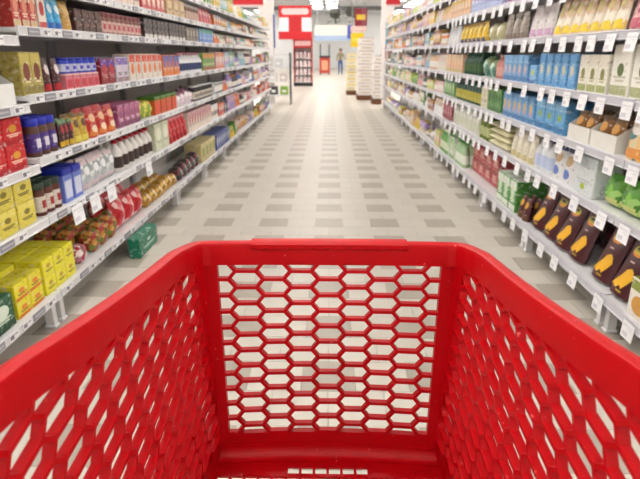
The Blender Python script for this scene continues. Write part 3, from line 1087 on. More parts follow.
L(3, 5.64, 6.60, 'milk_bottle', 'whbl', lambda: T_bottle(0.046, 0.2, '#e3e3e6', '#c98a96', '#33406a'), 'white bottle with navy label', 'bottle')
L(3, 6.64, 7.3, 'dessert_box', 'groran', lambda: T_box(0.085, 0.2, 0.12, '#6f9a4a', top='#d98a3c', bars='#e6d9b0', band='#a8442c'), 'green carton with orange top', 'box')

# fifth shelf
L(4, 2.05, 2.60, 'foil_bag', 'greyp', lambda: T_pouch(0.125, 0.17, 0.06, mat('#b9b6bd', 0.3, 0.2), emb='#b85a76', band='#7f9a86', seal='#dcd6dc'), 'grey foil pouch with pink print', 'bag', heights=LN)
L(4, 2.70, 2.93, 'chocolate_box', 'redcream', lambda: T_box(0.07, 0.165, 0.09, '#b8382f', top='#e0cdb0', emb='#d98a70', bars='#e9cdb6', band='#c9b08a'), 'red carton with cream top', 'box', deep=2)
L(4, 2.94, 3.03, 'chocolate_box', 'crred', lambda: T_box(0.08, 0.165, 0.09, '#e0d4c8', emb='#b8202c', band='#c23a3a'), 'cream carton with red emblem', 'box', deep=2)
L(4, 3.05, 3.22, 'foil_bag', 'cyan', lambda: T_pouch(0.078, 0.16, 0.05, '#38a4d6', emb='#dff0f6', band='#2460b0', seal='#7fc6e3'), 'cyan blue and white pouch', 'bag', deep=2)
L(4, 3.23, 3.35, 'foil_bag', 'tanp', lambda: T_pouch(0.105, 0.16, 0.06, '#c69a4a', emb='#d9b468', seal='#b08a3c'), 'golden tan pouch', 'bag', deep=2)
L(4, 3.37, 3.75, 'chocolate_box', 'dkbrown', lambda: T_box(0.088, 0.13, 0.09, '#4a2a26', top='#5a3630', bars='#8a5a4a'), 'dark brown box', 'box', deep=2)
L(4, 3.77, 4.56, 'food_jar', 'pinkbr', lambda: T_jar(0.04, 0.14, '#8a5a52', '#8a4a4c', '#d9b8ac', '#c24a62', 0.2), 'brown jar with pink and cream label', 'jar', deep=2)
L(4, 4.60, 5.90, 'chocolate_box', 'black', lambda: T_box(0.105, 0.15, 0.1, '#2f2628', top='#463638', bars='#77605a', band='#d9d4d0'), 'near-black box with pale lower band', 'box')
L(4, 5.94, 6.5, 'chocolate_box', 'greybr', lambda: T_box(0.11, 0.14, 0.1, '#857a74', emb='#b0a59c', bars='#5a4c48'), 'grey brown box', 'box')
L(4, 6.54, 7.3, 'chocolate_box', 'blgreen', lambda: T_box(0.12, 0.15, 0.1, '#4e7fc4', top='#4fae8a', emb='#8fb3e0', bars='#d0dcf0'), 'light blue box with green top', 'box')

# sixth shelf
L(5, 3.40, 4.55, 'biscuit_box', 'crpk', lambda: T_box(0.12, 0.16, 0.12, '#dcc7bb', top='#c9727c', emb='#d9a0a0', bars='#a0706a'), 'cream and pink box', 'box')
L(5, 4.60, 5.25, 'biscuit_box', 'rdcr2', lambda: T_box(0.12, 0.15, 0.12, '#c24a48', emb='#eedccc', bars='#eec9c0'), 'red box with cream emblem', 'box')
L(5, 5.30, 5.95, 'biscuit_box', 'tan6', lambda: T_box(0.2, 0.16, 0.12, '#c8a878', emb='#d9c49c', bars='#8a6a48'), 'wide tan box', 'box')
L(5, 6.0, 6.6, 'food_jar', 'brj6', lambda: T_jar(0.045, 0.15, '#7a5648', '#c9c0b8', '#c9a898', None, 0.15), 'brown jar with pale lid', 'jar')
L(5, 6.65, 7.3, 'foil_bag', 'pk6', lambda: T_pouch(0.14, 0.17, 0.07, '#c8606a', emb='#e3b0ae', seal='#b8404c'), 'rose pink pouch', 'bag')

# ---- row with the blue boxes (right of the aisle) -----------------------------------
R(0, 1.62, 2.04, 'food_box', 'whitefood', lambda: T_box(0.19, 0.2, 0.09, '#e3ddd2', emb='#c98a3c', bars='#8a8a5a', band='#d9a860', emb_pos=0.35, emb_size=0.33), 'white box with a bowl of food pictured', 'box', deep=2)
R(0, 2.08, 2.48, 'food_box', 'whitefood2', lambda: T_box(0.185, 0.19, 0.09, '#e6e0d6', emb='#cc9440', top='#8a9440', bars='#9a8a6a', emb_pos=0.36, emb_size=0.33), 'white box with green heading and food picture', 'box')
R(0, 2.52, 2.96, 'snack_bag', 'brownbag', lambda: T_brownbag(0.195, 0.30, 0.085), 'chocolate brown pouch with yellow print beside the white food box', 'bag', tilt=-0.30, x_in=0.01, gap=0.01)
R(0, 3.06, 3.92, 'snack_bag', 'brownbag', lambda: T_brownbag(0.195, 0.30, 0.085), 'chocolate brown pouch with yellow print before the dark balls', 'bag', tilt=-0.30, x_in=0.01, gap=0.01)
R(0, 2.62, 3.62, 'snack_bag', 'darkballs', lambda: T_lump(0.2, 0.24, 0.13, ['#3c1a20', '#52272e', '#2c1216', '#6a3a40'], seed=6, scale=22), 'dark brown bag of round sweets, back row', 'bag', x_in=0.27)
R(0, 3.96, 4.18, 'snack_bag', 'bry', lambda: T_pouch(0.1, 0.17, 0.06, '#55222a', emb='#d9a83a', band='#6a4a2a'), 'small brown pouch with yellow emblem', 'bag', deep=2, tilt=-0.1)
R(0, 4.22, 4.72, 'food_box', 'grw', lambda: T_box(0.16, 0.25, 0.12, '#4f9440', emb='#cfe0c8', top='#e3e9de', bars='#e9efe4', band='#e6ebe0'), 'green and white carton', 'box', deep=2)
R(0, 5.02, 5.98, 'food_box', 'redpink', lambda: T_box(0.225, 0.145, 0.16, '#b84a4c', top='#a03038', emb='#dba49a', bars='#e0b8ae', emb_size=0.3, round_emb=False), 'salmon red carton', 'box', stack=2, x_in=0.1)
R(0, 6.02, 6.44, 'drink_bottle', 'lgb', lambda: T_bottle(0.042, 0.27, '#a9c79c', '#5a9a4c', '#e3ebdc'), 'pale green bottle with white label', 'bottle', deep=2)
R(0, 6.47, 6.88, 'juice_carton', 'juice', lambda: T_box(0.09, 0.26, 0.09, '#dfe6d6', top='#6fae5a', emb='#8fbf6a', band='#5f9a50'), 'white juice carton with green top', 'carton', deep=2, gap=0.02)
R(0, 6.91, 7.36, 'drink_bottle', 'lgb2', lambda: T_bottle(0.045, 0.28, '#6fa45c', '#e3e6dc', '#d3dfc3'), 'mid green bottle with white cap', 'bottle', deep=2)

R(1, 1.70, 2.96, 'salad_bag', 'greenbag', lambda: T_pouch(0.17, 0.18, 0.12, mottled(['#6fae3a', '#8cc85a', '#4a8a2a', '#a9d67c', '#5f9f3a'], 22), 'pillow', band='#d9d98a', seal='#4f9434'), 'bright green bag', 'bag', jitter=0.006, deep=2, tilt=-0.12)
R(1, 3.00, 3.28, 'household_pack', 'limedot', lambda: T_box(0.26, 0.225, 0.16, '#d3d9dc', emb='#a5b81f', bars='#b9c0c6', emb_pos=0.22, emb_size=0.11, top='#c3ccd2'), 'large pale grey pack with a lime spot', 'box')
R(1, 3.30, 3.62, 'snack_bag', 'tanwh', lambda: T_pouch(0.155, 0.22, 0.08, '#e3e3e4', emb='#c2a57c', emb2='#6a7fc4', seal='#26346a'), 'white pouch with tan patch and navy top', 'bag', deep=2)
R(1, 3.64, 3.96, 'drink_carton', 'whbluecap', lambda: T_bottle(0.05, 0.23, '#e3e6ea', '#27407f', '#c3cfea'), 'white bottle with dark blue cap', 'bottle', deep=2)
R(1, 3.98, 4.50, 'snack_bag', 'creamp', lambda: T_pouch(0.12, 0.21, 0.08, '#e3ddca', emb='#efeadc', band='#c9bb8a', seal='#d0c8b0'), 'cream upright pouch', 'bag', deep=2)
R(1, 4.54, 5.10, 'flat_pack', 'flatc', lambda: T_slab(0.27, 0.05, 0.2, '#d9d3b0', '#a8a868'), 'flat pale cushion pack in a pile', 'pack', stack=4)
R(1, 5.14, 5.50, 'drink_bottle', 'oliveb', lambda: T_bottle(0.042, 0.24, '#6a7a2c', '#4a5a20', '#b8c08a'), 'olive green bottle', 'bottle', deep=2)
R(1, 5.54, 6.70, 'drink_bottle', 'whiteb', lambda: T_bottle(0.05, 0.24, '#e0e0d6', '#5a6a4a', '#d0d3c0'), 'off-white bottle with olive cap', 'bottle', deep=2)
R(1, 6.74, 7.3, 'food_box', 'maroon', lambda: T_box(0.13, 0.22, 0.12, '#8a1f34', emb='#c9808c', bars='#d9a9b0'), 'maroon carton', 'box')

R(2, 1.75, 2.80, 'snack_bag', 'orteal', lambda: T_pouch(0.2, 0.23, 0.1, mottled(['#e3a860', '#d9d0a8', '#3f7a80', '#e6c08a', '#d97a4a'], 16), emb='#efe6e0', band='#d9904a'), 'patterned orange and teal pouch with white patch', 'bag', deep=2)
R(2, 2.84, 3.44, 'display_carton', 'tray', lambda: T_tray(0.285, 0.215, 0.26, '#e3e1da', 0.42), 'white display tray with sloping sides', 'carton')
for k, yc in enumerate((2.99, 3.29)):
    for q in range(2):
        for j in range(2):
            put('snack_bag', 'brownpk', lambda: T_pouch(0.125, 0.17, 0.09, '#8a5a1e', emb='#d99a3a', band='#5f3f16', seal='#6a4a1c'), 1, yc - 0.066 + 0.132 * j, RIGHT_H[2] + 0.021, 0.012 + 0.11 * q,
                0, False, 'brown and orange pouch inside a white display tray', 'bag', 'pouches in the white display trays')
R(2, 3.50, 4.02, 'cereal_box', 'blueA', lambda: T_box(0.165, 0.2, 0.1, '#5c9fd0', top='#78b4dc', emb='#9ab83a', bars='#7fb4da', band='#2f74aa', emb_pos=0.5, emb_size=0.15), 'blue carton with green orange emblem, wide', 'box', deep=2)
R(2, 4.06, 4.80, 'cereal_box', 'blueB', lambda: T_box(0.118, 0.195, 0.1, '#6aa4d4', top='#5a94c6', emb='#d9b06a', bars='#d9a0a8', band='#3a74ac', emb_pos=0.55, emb_size=0.22), 'blue carton with cream emblem, narrow', 'box', deep=2)
R(2, 4.84, 5.26, 'pasta_box', 'grtall', lambda: T_box(0.1, 0.2, 0.1, '#4a8a3c', top='#5f9a48', emb='#2f6a30', band='#3a6a2c'), 'green carton', 'box', deep=2)
R(2, 5.28, 5.50, 'pasta_box', 'crtall', lambda: T_box(0.1, 0.2, 0.1, '#d9d3b8', bars='#8a8a6a'), 'cream upright carton', 'box', deep=2)
R(2, 5.54, 6.66, 'food_jar', 'dkgj', lambda: T_jar(0.05, 0.2, '#1f4a3c', '#24584a', '#b8ae4a', None, 0.14), 'dark green jar with olive label', 'jar', deep=2)
R(2, 6.70, 7.3, 'pasta_box', 'grmix', lambda: T_box(0.12, 0.2, 0.1, '#7fae6a', top='#2f6a5c', emb='#c3d9b0', band='#4a7a4a'), 'mid green carton with dark top', 'box')

R(3, 1.60, 3.02, 'cracker_box', 'bigcream', lambda: T_box(0.185, 0.255, 0.1, '#ebe9df', emb='#5a6a3c', bars='#c6c3b0', band='#a9ac80', emb_pos=0.52, emb_size=0.17), 'tall off-white carton with green picture', 'box', deep=2)
R(3, 3.05, 3.40, 'cracker_box', 'smcream', lambda: T_box(0.112, 0.205, 0.1, '#e9e6d6', top='#e3dccd', emb='#7f7f46', bars='#b8b492', band='#a0a86a', emb_pos=0.5, emb_size=0.2), 'small cream carton with olive picture', 'box', deep=2)
R(3, 3.44, 4.06, 'cereal_box', 'blueC', lambda: T_box(0.1, 0.21, 0.1, '#68a6d8', top='#5896cc', emb='#d9cda6', bars='#8fbce0', band='#5a9ace', emb_pos=0.52, emb_size=0.2), 'sky blue carton with cream emblem', 'box', deep=2)
R(3, 4.10, 4.24, 'cereal_box', 'blueD', lambda: T_box(0.13, 0.13, 0.1, '#74aedc', emb='#b8c65a', band='#3a74b0', emb_size=0.2), 'short blue carton with yellow green emblem', 'box', deep=1)
R(3, 4.28, 4.88, 'cereal_box', 'blueE', lambda: T_box(0.112, 0.2, 0.1, '#629ccf', top='#78b0dc', emb='#e0c0a8', bars='#c9a8b8', band='#3d78b0', emb_pos=0.5, emb_size=0.18), 'steel blue carton with peach emblem', 'box', deep=2)
R(3, 4.92, 5.12, 'drink_bottle', 'pinkb', lambda: T_bottle(0.045, 0.2, '#c9837c', '#e0c0b8', '#d9a49a'), 'pink bottle', 'bottle', deep=2)
R(3, 5.16, 5.62, 'salad_bag', 'tealb', lambda: T_lump(0.2, 0.2, 0.18, ['#6fae9a', '#a9d6c6', '#4a7a6a', '#7a8a5a'], seed=3, scale=16), 'pale teal bag', 'bag')
R(3, 5.66, 6.34, 'drink_bottle', 'dkgb', lambda: T_bottle(0.045, 0.22, '#1f4a34', '#2a5a3c', '#40603a'), 'dark green bottle', 'bottle', deep=2)
R(3, 6.38, 7.3, 'cracker_box', 'peach', lambda: T_box(0.13, 0.2, 0.12, '#d9a98a', top='#d3bf9a', emb='#e3c6a0', band='#b8ae6a'), 'peach carton', 'box')

R(4, 2.30, 2.96, 'bean_bag', 'pinkbean', lambda: T_pouch(0.15, 0.215, 0.08, mottled(['#c9808a', '#e0b8b4', '#a84a58', '#d99aa0'], 40), band='#c25a70', seal='#e0c6c6'), 'clear bag of pink beans', 'bag', tilt=-0.1)
R(4, 2.99, 3.92, 'snack_bag', 'yelsnack', lambda: T_pouch(0.112, 0.222, 0.06, mottled(['#e6cdb0', '#efe0c8', '#dcb896', '#efe6d6'], 30), band='#e6c81f', seal='#cfae8a', emb='#e0cf8a'), 'beige snack bag with yellow foot', 'bag', tilt=-0.15)
R(4, 3.95, 4.40, 'snack_bag', 'whpink', lambda: T_pouch(0.14, 0.222, 0.07, '#dcd6d6', band='#c69ac0', emb='#cfc3c8', seal='#e9e6e6'), 'white bag with lilac foot', 'bag', tilt=-0.1)
R(4, 4.44, 5.00, 'snack_bag', 'greybr2', lambda: T_pouch(0.14, 0.2, 0.07, '#9a8f86', emb='#b8aea2', band='#7a6c60', seal='#c6bfb6'), 'greyish brown clear bag', 'bag')
R(4, 5.04, 5.54, 'snack_bag', 'whol', lambda: T_lump(0.22, 0.16, 0.18, ['#d3cfb0', '#e6e3d3', '#b8b48a', '#efece0'], seed=12, scale=9), 'plump white and olive bag', 'bag')
R(4, 5.58, 6.66, 'pasta_bag', 'yelnavy', lambda: T_pouch(0.15, 0.19, 0.08, '#e0b822', band='#33386a', emb='#efd65a', seal='#c99a1c'), 'yellow bag with navy foot', 'bag')
R(4, 6.70, 7.3, 'flour_bag', 'whitebag', lambda: T_pouch(0.14, 0.2, 0.08, '#dfdfe3', emb='#c3c6d0', seal='#eceef0'), 'plain white bag', 'bag')

R(5, 4.3, 5.05, 'snack_bag', 'purp5', lambda: T_pouch(0.14, 0.21, 0.07, '#a06a9a', emb='#d9b8d0', seal='#c9a0c0'), 'purple bag', 'bag')
R(5, 5.10, 6.20, 'cereal_box', 'lilblue', lambda: T_box(0.13, 0.21, 0.12, '#9fb0d9', top='#b8a0d0', emb='#d9d3e6', bars='#7f8fc0'), 'lilac blue carton', 'box')
R(5, 6.24, 7.2, 'cereal_box', 'pchyel', lambda: T_box(0.13, 0.2, 0.12, '#dfb38a', top='#e0c03a', emb='#e9d0b0', bars='#b88a5a'), 'peach and yellow carton', 'box')

# ---- goods further along both rows: shorter runs, drawn from palettes per shelf
NAMES = {'#e0d8cc': 'cream', '#d8a8ac': 'pink', '#b8232e': 'red', '#c9a05a': 'tan', '#4a62a8': 'blue', '#6a9a4c': 'green', '#5a3c34': 'brown',
         '#2e2e33': 'black', '#d9b82c': 'yellow', '#a58ac0': 'lilac', '#d9783c': 'orange', '#e6e6e8': 'white', '#8a8a90': 'grey', '#8fb8c9': 'pale blue',
         '#23523f': 'dark green', '#b6cf5a': 'lime', '#dcb898': 'peach', '#7a2438': 'maroon'}
INV = {v: k for k, v in NAMES.items()}
PAL_L = [['tan', 'pink', 'orange', 'yellow', 'blue', 'cream', 'green', 'red'], ['cream', 'pink', 'lilac', 'black', 'red', 'white', 'orange'], ['lilac', 'cream', 'pink', 'black', 'orange', 'blue', 'white'],
         ['lilac', 'cream', 'pink', 'green', 'orange', 'pale blue', 'brown'], ['brown', 'cream', 'green', 'orange', 'pink', 'pale blue', 'grey'], ['black', 'cream', 'brown', 'orange', 'tan', 'pale blue'], ['cream', 'tan', 'pale blue', 'white', 'green', 'pink', 'yellow']]
PAL_R = [['lime', 'blue', 'yellow', 'white', 'peach', 'tan', 'lilac'], ['cream', 'tan', 'maroon', 'lilac', 'yellow', 'white', 'green'], ['lime', 'green', 'cream', 'dark green', 'peach', 'pink'],
         ['peach', 'pale blue', 'cream', 'dark green', 'grey', 'pink'], ['yellow', 'tan', 'pale blue', 'maroon', 'grey', 'white', 'orange'], ['pink', 'yellow', 'grey', 'cream', 'lilac', 'peach'], ['cream', 'yellow', 'lilac', 'white', 'peach', 'pink', 'lime']]
def filler(side, shelf, y0, y1, pal):
    hs = LEFT_H if side < 0 else RIGHT_H
    room = (hs[shelf + 1] - hs[shelf] - 0.075) if shelf < 6 else 0.24
    if shelf == 0:
        room = 0.26
    y = y0
    last = None
    while y < y1 - 0.2:
        a = random.choice([c for c in pal if c != last])
        b = random.choice([c for c in pal if c != a])
        last = a
        kind = random.choice(['box', 'box', 'pouch', 'jar', 'bottle', 'box', 'pouch'] if shelf else ['lump', 'pouch', 'box', 'lump'])
        h = min(room, random.choice((0.14, 0.165, 0.19, 0.22, 0.25))) * random.uniform(0.94, 1.0)
        h = round(h, 2)
        w = {'box': 0.12, 'pouch': 0.14, 'jar': 0.09, 'bottle': 0.095, 'lump': 0.2}[kind]
        ye = min(y1 - 0.005, y + random.uniform(0.28, 0.62))
        ca, cb = INV[a], INV[b]
        key = 'f_%s_%s_%s_%.2f' % (kind, a, b, h)
        if kind == 'box':
            fn = lambda: T_box(w, h, 0.12, ca, top=cb, emb='#e9e2d6', band=cb)
            nm, desc, cat = BOXN[shelf], 'small %s carton with %s top' % (a, b), 'box'
        elif kind == 'pouch':
            fn = lambda: T_pouch(w, h, 0.08, ca, emb=cb, seal=cb)
            nm, desc, cat = 'foil_bag', 'small %s pouch with %s print' % (a, b), 'bag'
        elif kind == 'jar':
            fn = lambda: T_jar(0.045, h, ca, cb, '#e6ddd0', cb, 0.16)
            nm, desc, cat = 'food_jar', 'small %s jar with %s lid' % (a, b), 'jar'
        elif kind == 'bottle':
            fn = lambda: T_bottle(0.047, h, ca, cb, '#e6e0d8')
            nm, desc, cat = 'drink_bottle', 'small %s bottle with %s cap' % (a, b), 'bottle'
        else:
            fn = lambda: T_lump(w, h * 0.85, 0.22, [ca, cb, '#e3dcd0', ca], seed=len(TEMPL), scale=18)
            nm, desc, cat = 'sweet_bag', 'lumpy %s bag with %s contents' % (a, b), 'bag'
        if ye - y > w + 0.01:
            run(side, shelf, y, ye, nm, key, fn, desc, cat)
        y = ye + 0.02
BOXN = ['pasta_box', 'biscuit_box', 'cracker_box', 'tea_box', 'snack_box', 'dessert_box', 'rusk_box']
START_L = [8.15, 6.95, 7.2, 7.4, 7.4, 7.4, 5.2]
START_R = [7.4, 7.4, 7.4, 7.4, 7.4, 7.25, 6.4]
for s in range(7):
    filler(-1, s, START_L[s], L_END - 0.05, PAL_L[s])
    filler(1, s, START_R[s], R_END - 0.05, PAL_R[s])

# ------------------------------------------------------------------ hanging price tags
TAGW = mat('#eeeef2', 0.45)
def tag_mesh(w, h):
    m = MB().box(0, 0.0016, -w / 2, w / 2, -h, 0, TAGW)
    return m.mesh('price_tag')
def print_mesh(w, h):
    m = MB()
    g = mat('#dcdbe2', 0.6)
    m.box(-0.0006, 0.0, -w * 0.38, w * 0.38, -h * 0.28, -h * 0.18, g)
    m.box(-0.0006, 0.0, -w * 0.38, w * 0.1, -h * 0.42, -h * 0.36, g)
    m.box(-0.0006, 0.0, -w * 0.05, w * 0.38, -h * 0.86, -h * 0.62, mat('#cfced8', 0.6))
    return m.mesh('printed_lines')
tm, pm = tag_mesh(0.10, 0.085), print_mesh(0.10, 0.085)
clipm = MB().box(-0.001, 0.006, -0.012, 0.012, -0.012, 0.006, mat('#d3d3da', 0.3)).mesh('clip')
for i, h in enumerate(RIGHT_H):
    y = 1.9 + 0.07 * i
    while y < R_END - 0.3:
        near = y < 7.5
        z = h + 0.008
        o = link('price_tag', tm, None, (FX - 0.0075, y, z), (0, 0, math.radians(random.uniform(4, 22)) * 0 ))
        o.rotation_euler = (0, math.radians(random.uniform(-3, -9)) * -1, 0)
        tag(o, 'white price tag hanging below %s, %s' % (ORD[i], RROW), 'price tag', 'price tags, %s, %s' % (ORD[i], RROW))
        if near:
            link('printed_lines', pm, o)
        y += random.uniform(0.15, 0.36) if y < 7 else random.uniform(0.4, 0.7)
tmL, pmL = tag_mesh(0.135, 0.105), print_mesh(0.135, 0.105)
for (sh, y) in ((1, 2.97), (1, 3.21), (1, 3.47), (1, 4.25)):
    o = link('price_tag', tmL, None, (-FX + 0.009, y, LEFT_H[sh] + 0.004), (0, math.radians(6), math.pi))
    tag(o, 'large white paper price tag hanging above the sweet bags', 'price tag', 'large tags above the sweet bags')
    link('printed_lines', pmL, o)

# ------------------------------------------------------------------ fascias, pillars and displays at the far end
def red_board(x0, x1, y, z0, z1, label):
    o = MB().box(x0, x1, y, y + 0.04, z0, z1, mat('#c41424', 0.4)).obj('header_board')
    MB().box(x0, x1, y - 0.003, y + 0.043, z0 - 0.05, z0 - 0.0005, mat('#d9c9c9', 0.4)).obj('edge_strip', o)
    for xx in (x0 + 0.1, x1 - 0.1):
        MB().box(xx - 0.008, xx + 0.008, y + 0.012, y + 0.028, z1, CEIL, POST).obj('hanger', o)
    return tag(o, label, 'sign')
red_board(-2.32, -1.60, 14.15, 2.50, 3.2, 'plain red header board hanging past the end of the ' + LROW)
red_board(1.45, 1.82, 15.45, 2.60, 3.2, 'plain red header board hanging past the end of the ' + RROW)

def pillar(n, x0, x1, y0, y1):
    tag(MB().box(x0, x1, y0, y1, 0, CEIL, mat('#e3dedd', 0.6)).obj('trim_%d' % n), kind='structure')
pillar(4, -2.02, -1.62, 16.6, 17.0)
pillar(5, 1.55, 1.9, 17.6, 18.0)
p = MB().box(-1.61, -1.595, 16.62, 16.98, 1.55, 2.45, mat('#4a5aa8', 0.5)).obj('poster')
tag(p, 'narrow blue poster on the side of the white pillar', 'poster')
p = MB().box(1.44, 1.62, 15.20, 15.25, 0.0045, 2.2, mat('#d9d4d6', 0.5)).obj('end_panel')
MB().box(1.4395, 1.62, 15.19, 15.199, 1.62, 2.15, mat('#8fc6d3', 0.5)).obj('blue_poster', p)
MB().box(1.4395, 1.62, 15.19, 15.199, 1.28, 1.60, mat('#c98aa0', 0.5)).obj('pink_poster', p)
tag(p, 'pale blue and pink panel on the end of the ' + RROW, 'sign')

# open rack with thin black posts left of the walkway
def rack(x0, x1, y0, y1, zs, h, label):
    r = link('display_rack', None, None, ((x0 + x1) / 2, (y0 + y1) / 2, 0))
    tag(r, label, 'rack')
    w, d = (x1 - x0) / 2, (y1 - y0) / 2
    for sx in (-1, 1):
        for sy in (-1, 1):
            MB().box(sx * w - 0.013, sx * w + 0.013, sy * d - 0.013, sy * d + 0.013, 0.0045, h, mat('#29292c', 0.5)).obj('post', r)
    for z in zs:
        MB().box(-w + 0.0205, w - 0.0205, -d + 0.021, d - 0.021, z, z + 0.04, mat('#e0dfe0', 0.4)).obj('shelf', r)
    return r
rack(-1.80, -1.12, 16.0, 16.5, (0.25, 0.62, 1.0, 1.35), 1.42, 'open rack with black posts and white shelves beside the cooler')
for i, (x, z, c, nm) in enumerate(((-1.60, 0.29, '#3a3a3f', 'charcoal'), (-1.30, 0.29, '#86b04a', 'lime'), (-1.62, 0.66, '#d8d4d2', 'white'), (-1.32, 0.66, '#cfc0c0', 'pinkish'), (-1.45, 1.04, '#c9cfd2', 'pale grey'))):
    b = MB().cbox(-0.11, 0.11, -0.16, 0.16, 0, 0.22, c, 0.01)
    o = b.obj('storage_box')
    o.location = (x, 16.25, z + 0.001)
    MB().box(-0.06, 0.06, -0.1615, -0.1601, 0.06, 0.13, '#e9e9e9').obj('label', o)
    tag(o, '%s box standing on the open rack with black posts' % nm, 'box')

# upright red cooler with lit white shelves
def cooler(x0, y0, w, h, label):
    r = link('drinks_cooler', None, None, (x0, y0, 0))
    tag(r, label, 'cooler')
    rd, wh = mat('#b81420', 0.35), mat('#e9e6e6', 0.4)
    MB().box(0, 0.03, 0, 0.6, 0.15, h, rd).box(w - 0.03, w, 0, 0.6, 0.15, h, rd).box(0.03, w - 0.03, 0.57, 0.6, 0.15, h, wh).box(0, w, 0, 0.6, h, h + 0.04, rd).obj('case', r)
    MB().box(0, w, 0.0, 0.6, 0.005, 0.15, mat('#1f1f22', 0.5)).obj('plinth', r)
    MB().box(0.03, w - 0.03, -0.01, 0.05, h - 0.42, h - 0.001, rd).box(0.07, w - 0.07, -0.014, -0.0101, h - 0.33, h - 0.12, mat('#eec9cc', 0.4)).obj('header', r)
    for z in (0.16, 0.5, 0.85, 1.2):
        MB().box(0.031, w - 0.031, 0.02, 0.565, z, z + 0.025, wh).obj('shelf', r)
    for z in (0.186, 0.526, 0.876, 1.226):
        for k in range(4):
            xx = 0.045 + (w - 0.09) * (k + 0.5) / 4
            b = MB()
            for (_, pp, _s) in T_bottle(0.07, 0.27, '#e6e0e2', '#b83a48', '#efd3d6'):
                b.merge(pp)
            o = b.obj('drink_bottle', smooth=True)
            o.location = (x0 + xx, y0 + 0.1, z)
            tag(o, 'pale bottle inside the red cooler', 'bottle', 'bottles in the red cooler')
    return r
cooler(-1.62, 25.6, 0.84, 2.05, 'upright red cooler with white lit shelves and black plinth')

# red hanging sign: lozenge heading, red stem between two white panels, red foot bar
sg = link('hanging_sign', None, None, (-1.5, 25.2, 1.98))
sg.scale = (0.93, 1, 0.9)
tag(sg, 'large red hanging sign with white lozenge and white panels over the cooler', 'sign')
rd = mat('#cf1520', 0.4)
MB().box(-0.75, 0.75, 0, 0.12, 0.98, 1.5, rd).obj('heading', sg)
n = 20
pts = []
for k in range(n):
    a = 2 * math.pi * k / n
    pts.append((0.5 * (1 if math.cos(a) > 0 else -1) + 0.13 * math.cos(a), -0.006, 1.24 + 0.14 * math.sin(a)))
MB().add(pts + [(q[0], -0.0005, q[2]) for q in pts], [tuple(range(n))] + [(k, (k + 1) % n, n + (k + 1) % n, n + k) for k in range(n)], mat('#f0c9cc', 0.5)).obj('lozenge', sg)
MB().box(-0.3, 0.3, 0.01, 0.11, 0.3501, 0.9799, mat('#c3161f', 0.4)).obj('stem', sg)
for sx in (-1, 1):
    a, b = sorted((sx * 0.301, sx * 0.74))
    MB().box(a, b, 0.02, 0.10, 0.3501, 0.9799, mat('#ece6ee', 0.5)).obj('white_panel', sg)
MB().box(-0.78, 0.78, 0, 0.12, 0.0, 0.35, rd).obj('foot_bar', sg)
for sx in (-0.6, 0.6):
    MB().box(sx - 0.008, sx + 0.008, 0.05, 0.066, 1.5, (CEIL - 1.98) / 0.9, mat('#8a8a8e', 0.4)).obj('hanger', sg)

# stacks of white cartons on brown pallets, right of the walkway
def pallet(x, y, w, d, label):
    r = link('pallet', None, None, (x, y, 0))
    tag(r, label, 'pallet')
    br = mat('#6a4026', 0.7)
    for k in range(5):
        xx = -w / 2 + (w - 0.1) * k / 4
        MB().box(xx, xx + 0.1, -d / 2, d / 2, 0.125, 0.15, br).obj('board', r)
    for yy in (-d / 2, -0.05, d / 2 - 0.1):
        MB().box(-w / 2, w / 2, yy, yy + 0.1, 0.0045, 0.1249, br).obj('runner', r)
carton_m = {}
def stack(x, y, w, d, h, n, label, group, c='#e4dedb', c2='#b7a9a4'):
    for k in range(n):
        m = MB().cbox(-w / 2, w / 2, -d / 2, d / 2, 0, h * 0.86, c, 0.012).box(-w / 2 + 0.02, w / 2 - 0.02, -d / 2 + 0.02, d / 2 - 0.02, h * 0.86, h * 0.999, c2)
        key = (w, d, h, c)
        if key not in carton_m:
            lb = MB().box(-w * 0.3, w * 0.3, -d / 2 - 0.002, -d / 2 - 0.0001, h * 0.3, h * 0.6, '#cbbfb0')
            carton_m[key] = (m.mesh('carton'), lb.mesh('label'))
        o = link('carton', carton_m[key][0], None, (x + random.uniform(-0.012, 0.012), y, 0.151 + k * h))
        tag(o, label, 'carton', group)
        link('label', carton_m[key][1], o)
pallet(1.12, 18.2, 0.5, 0.8, 'brown wooden pallet under the taller stack of white cartons')
stack(1.12, 18.2, 0.48, 0.75, 0.19, 9, 'white carton in the taller stack on a brown pallet', 'cartons in the taller stack')
pallet(0.76, 20.4, 0.34, 0.7, 'brown wooden pallet under the stack of cream and yellow cartons')
stack(0.76, 20.4, 0.33, 0.65, 0.21, 6, 'cream carton with yellow tape in the shorter stack', 'cartons in the shorter stack', '#e0d6b4', '#d3b53a')
pallet(1.36, 16.6, 0.26, 0.6, 'small dark pallet under a slim stack next to the end panel')
stack(1.36, 16.6, 0.24, 0.55, 0.2, 6, 'white carton in the slim stack next to the end panel', 'cartons in the slim stack')

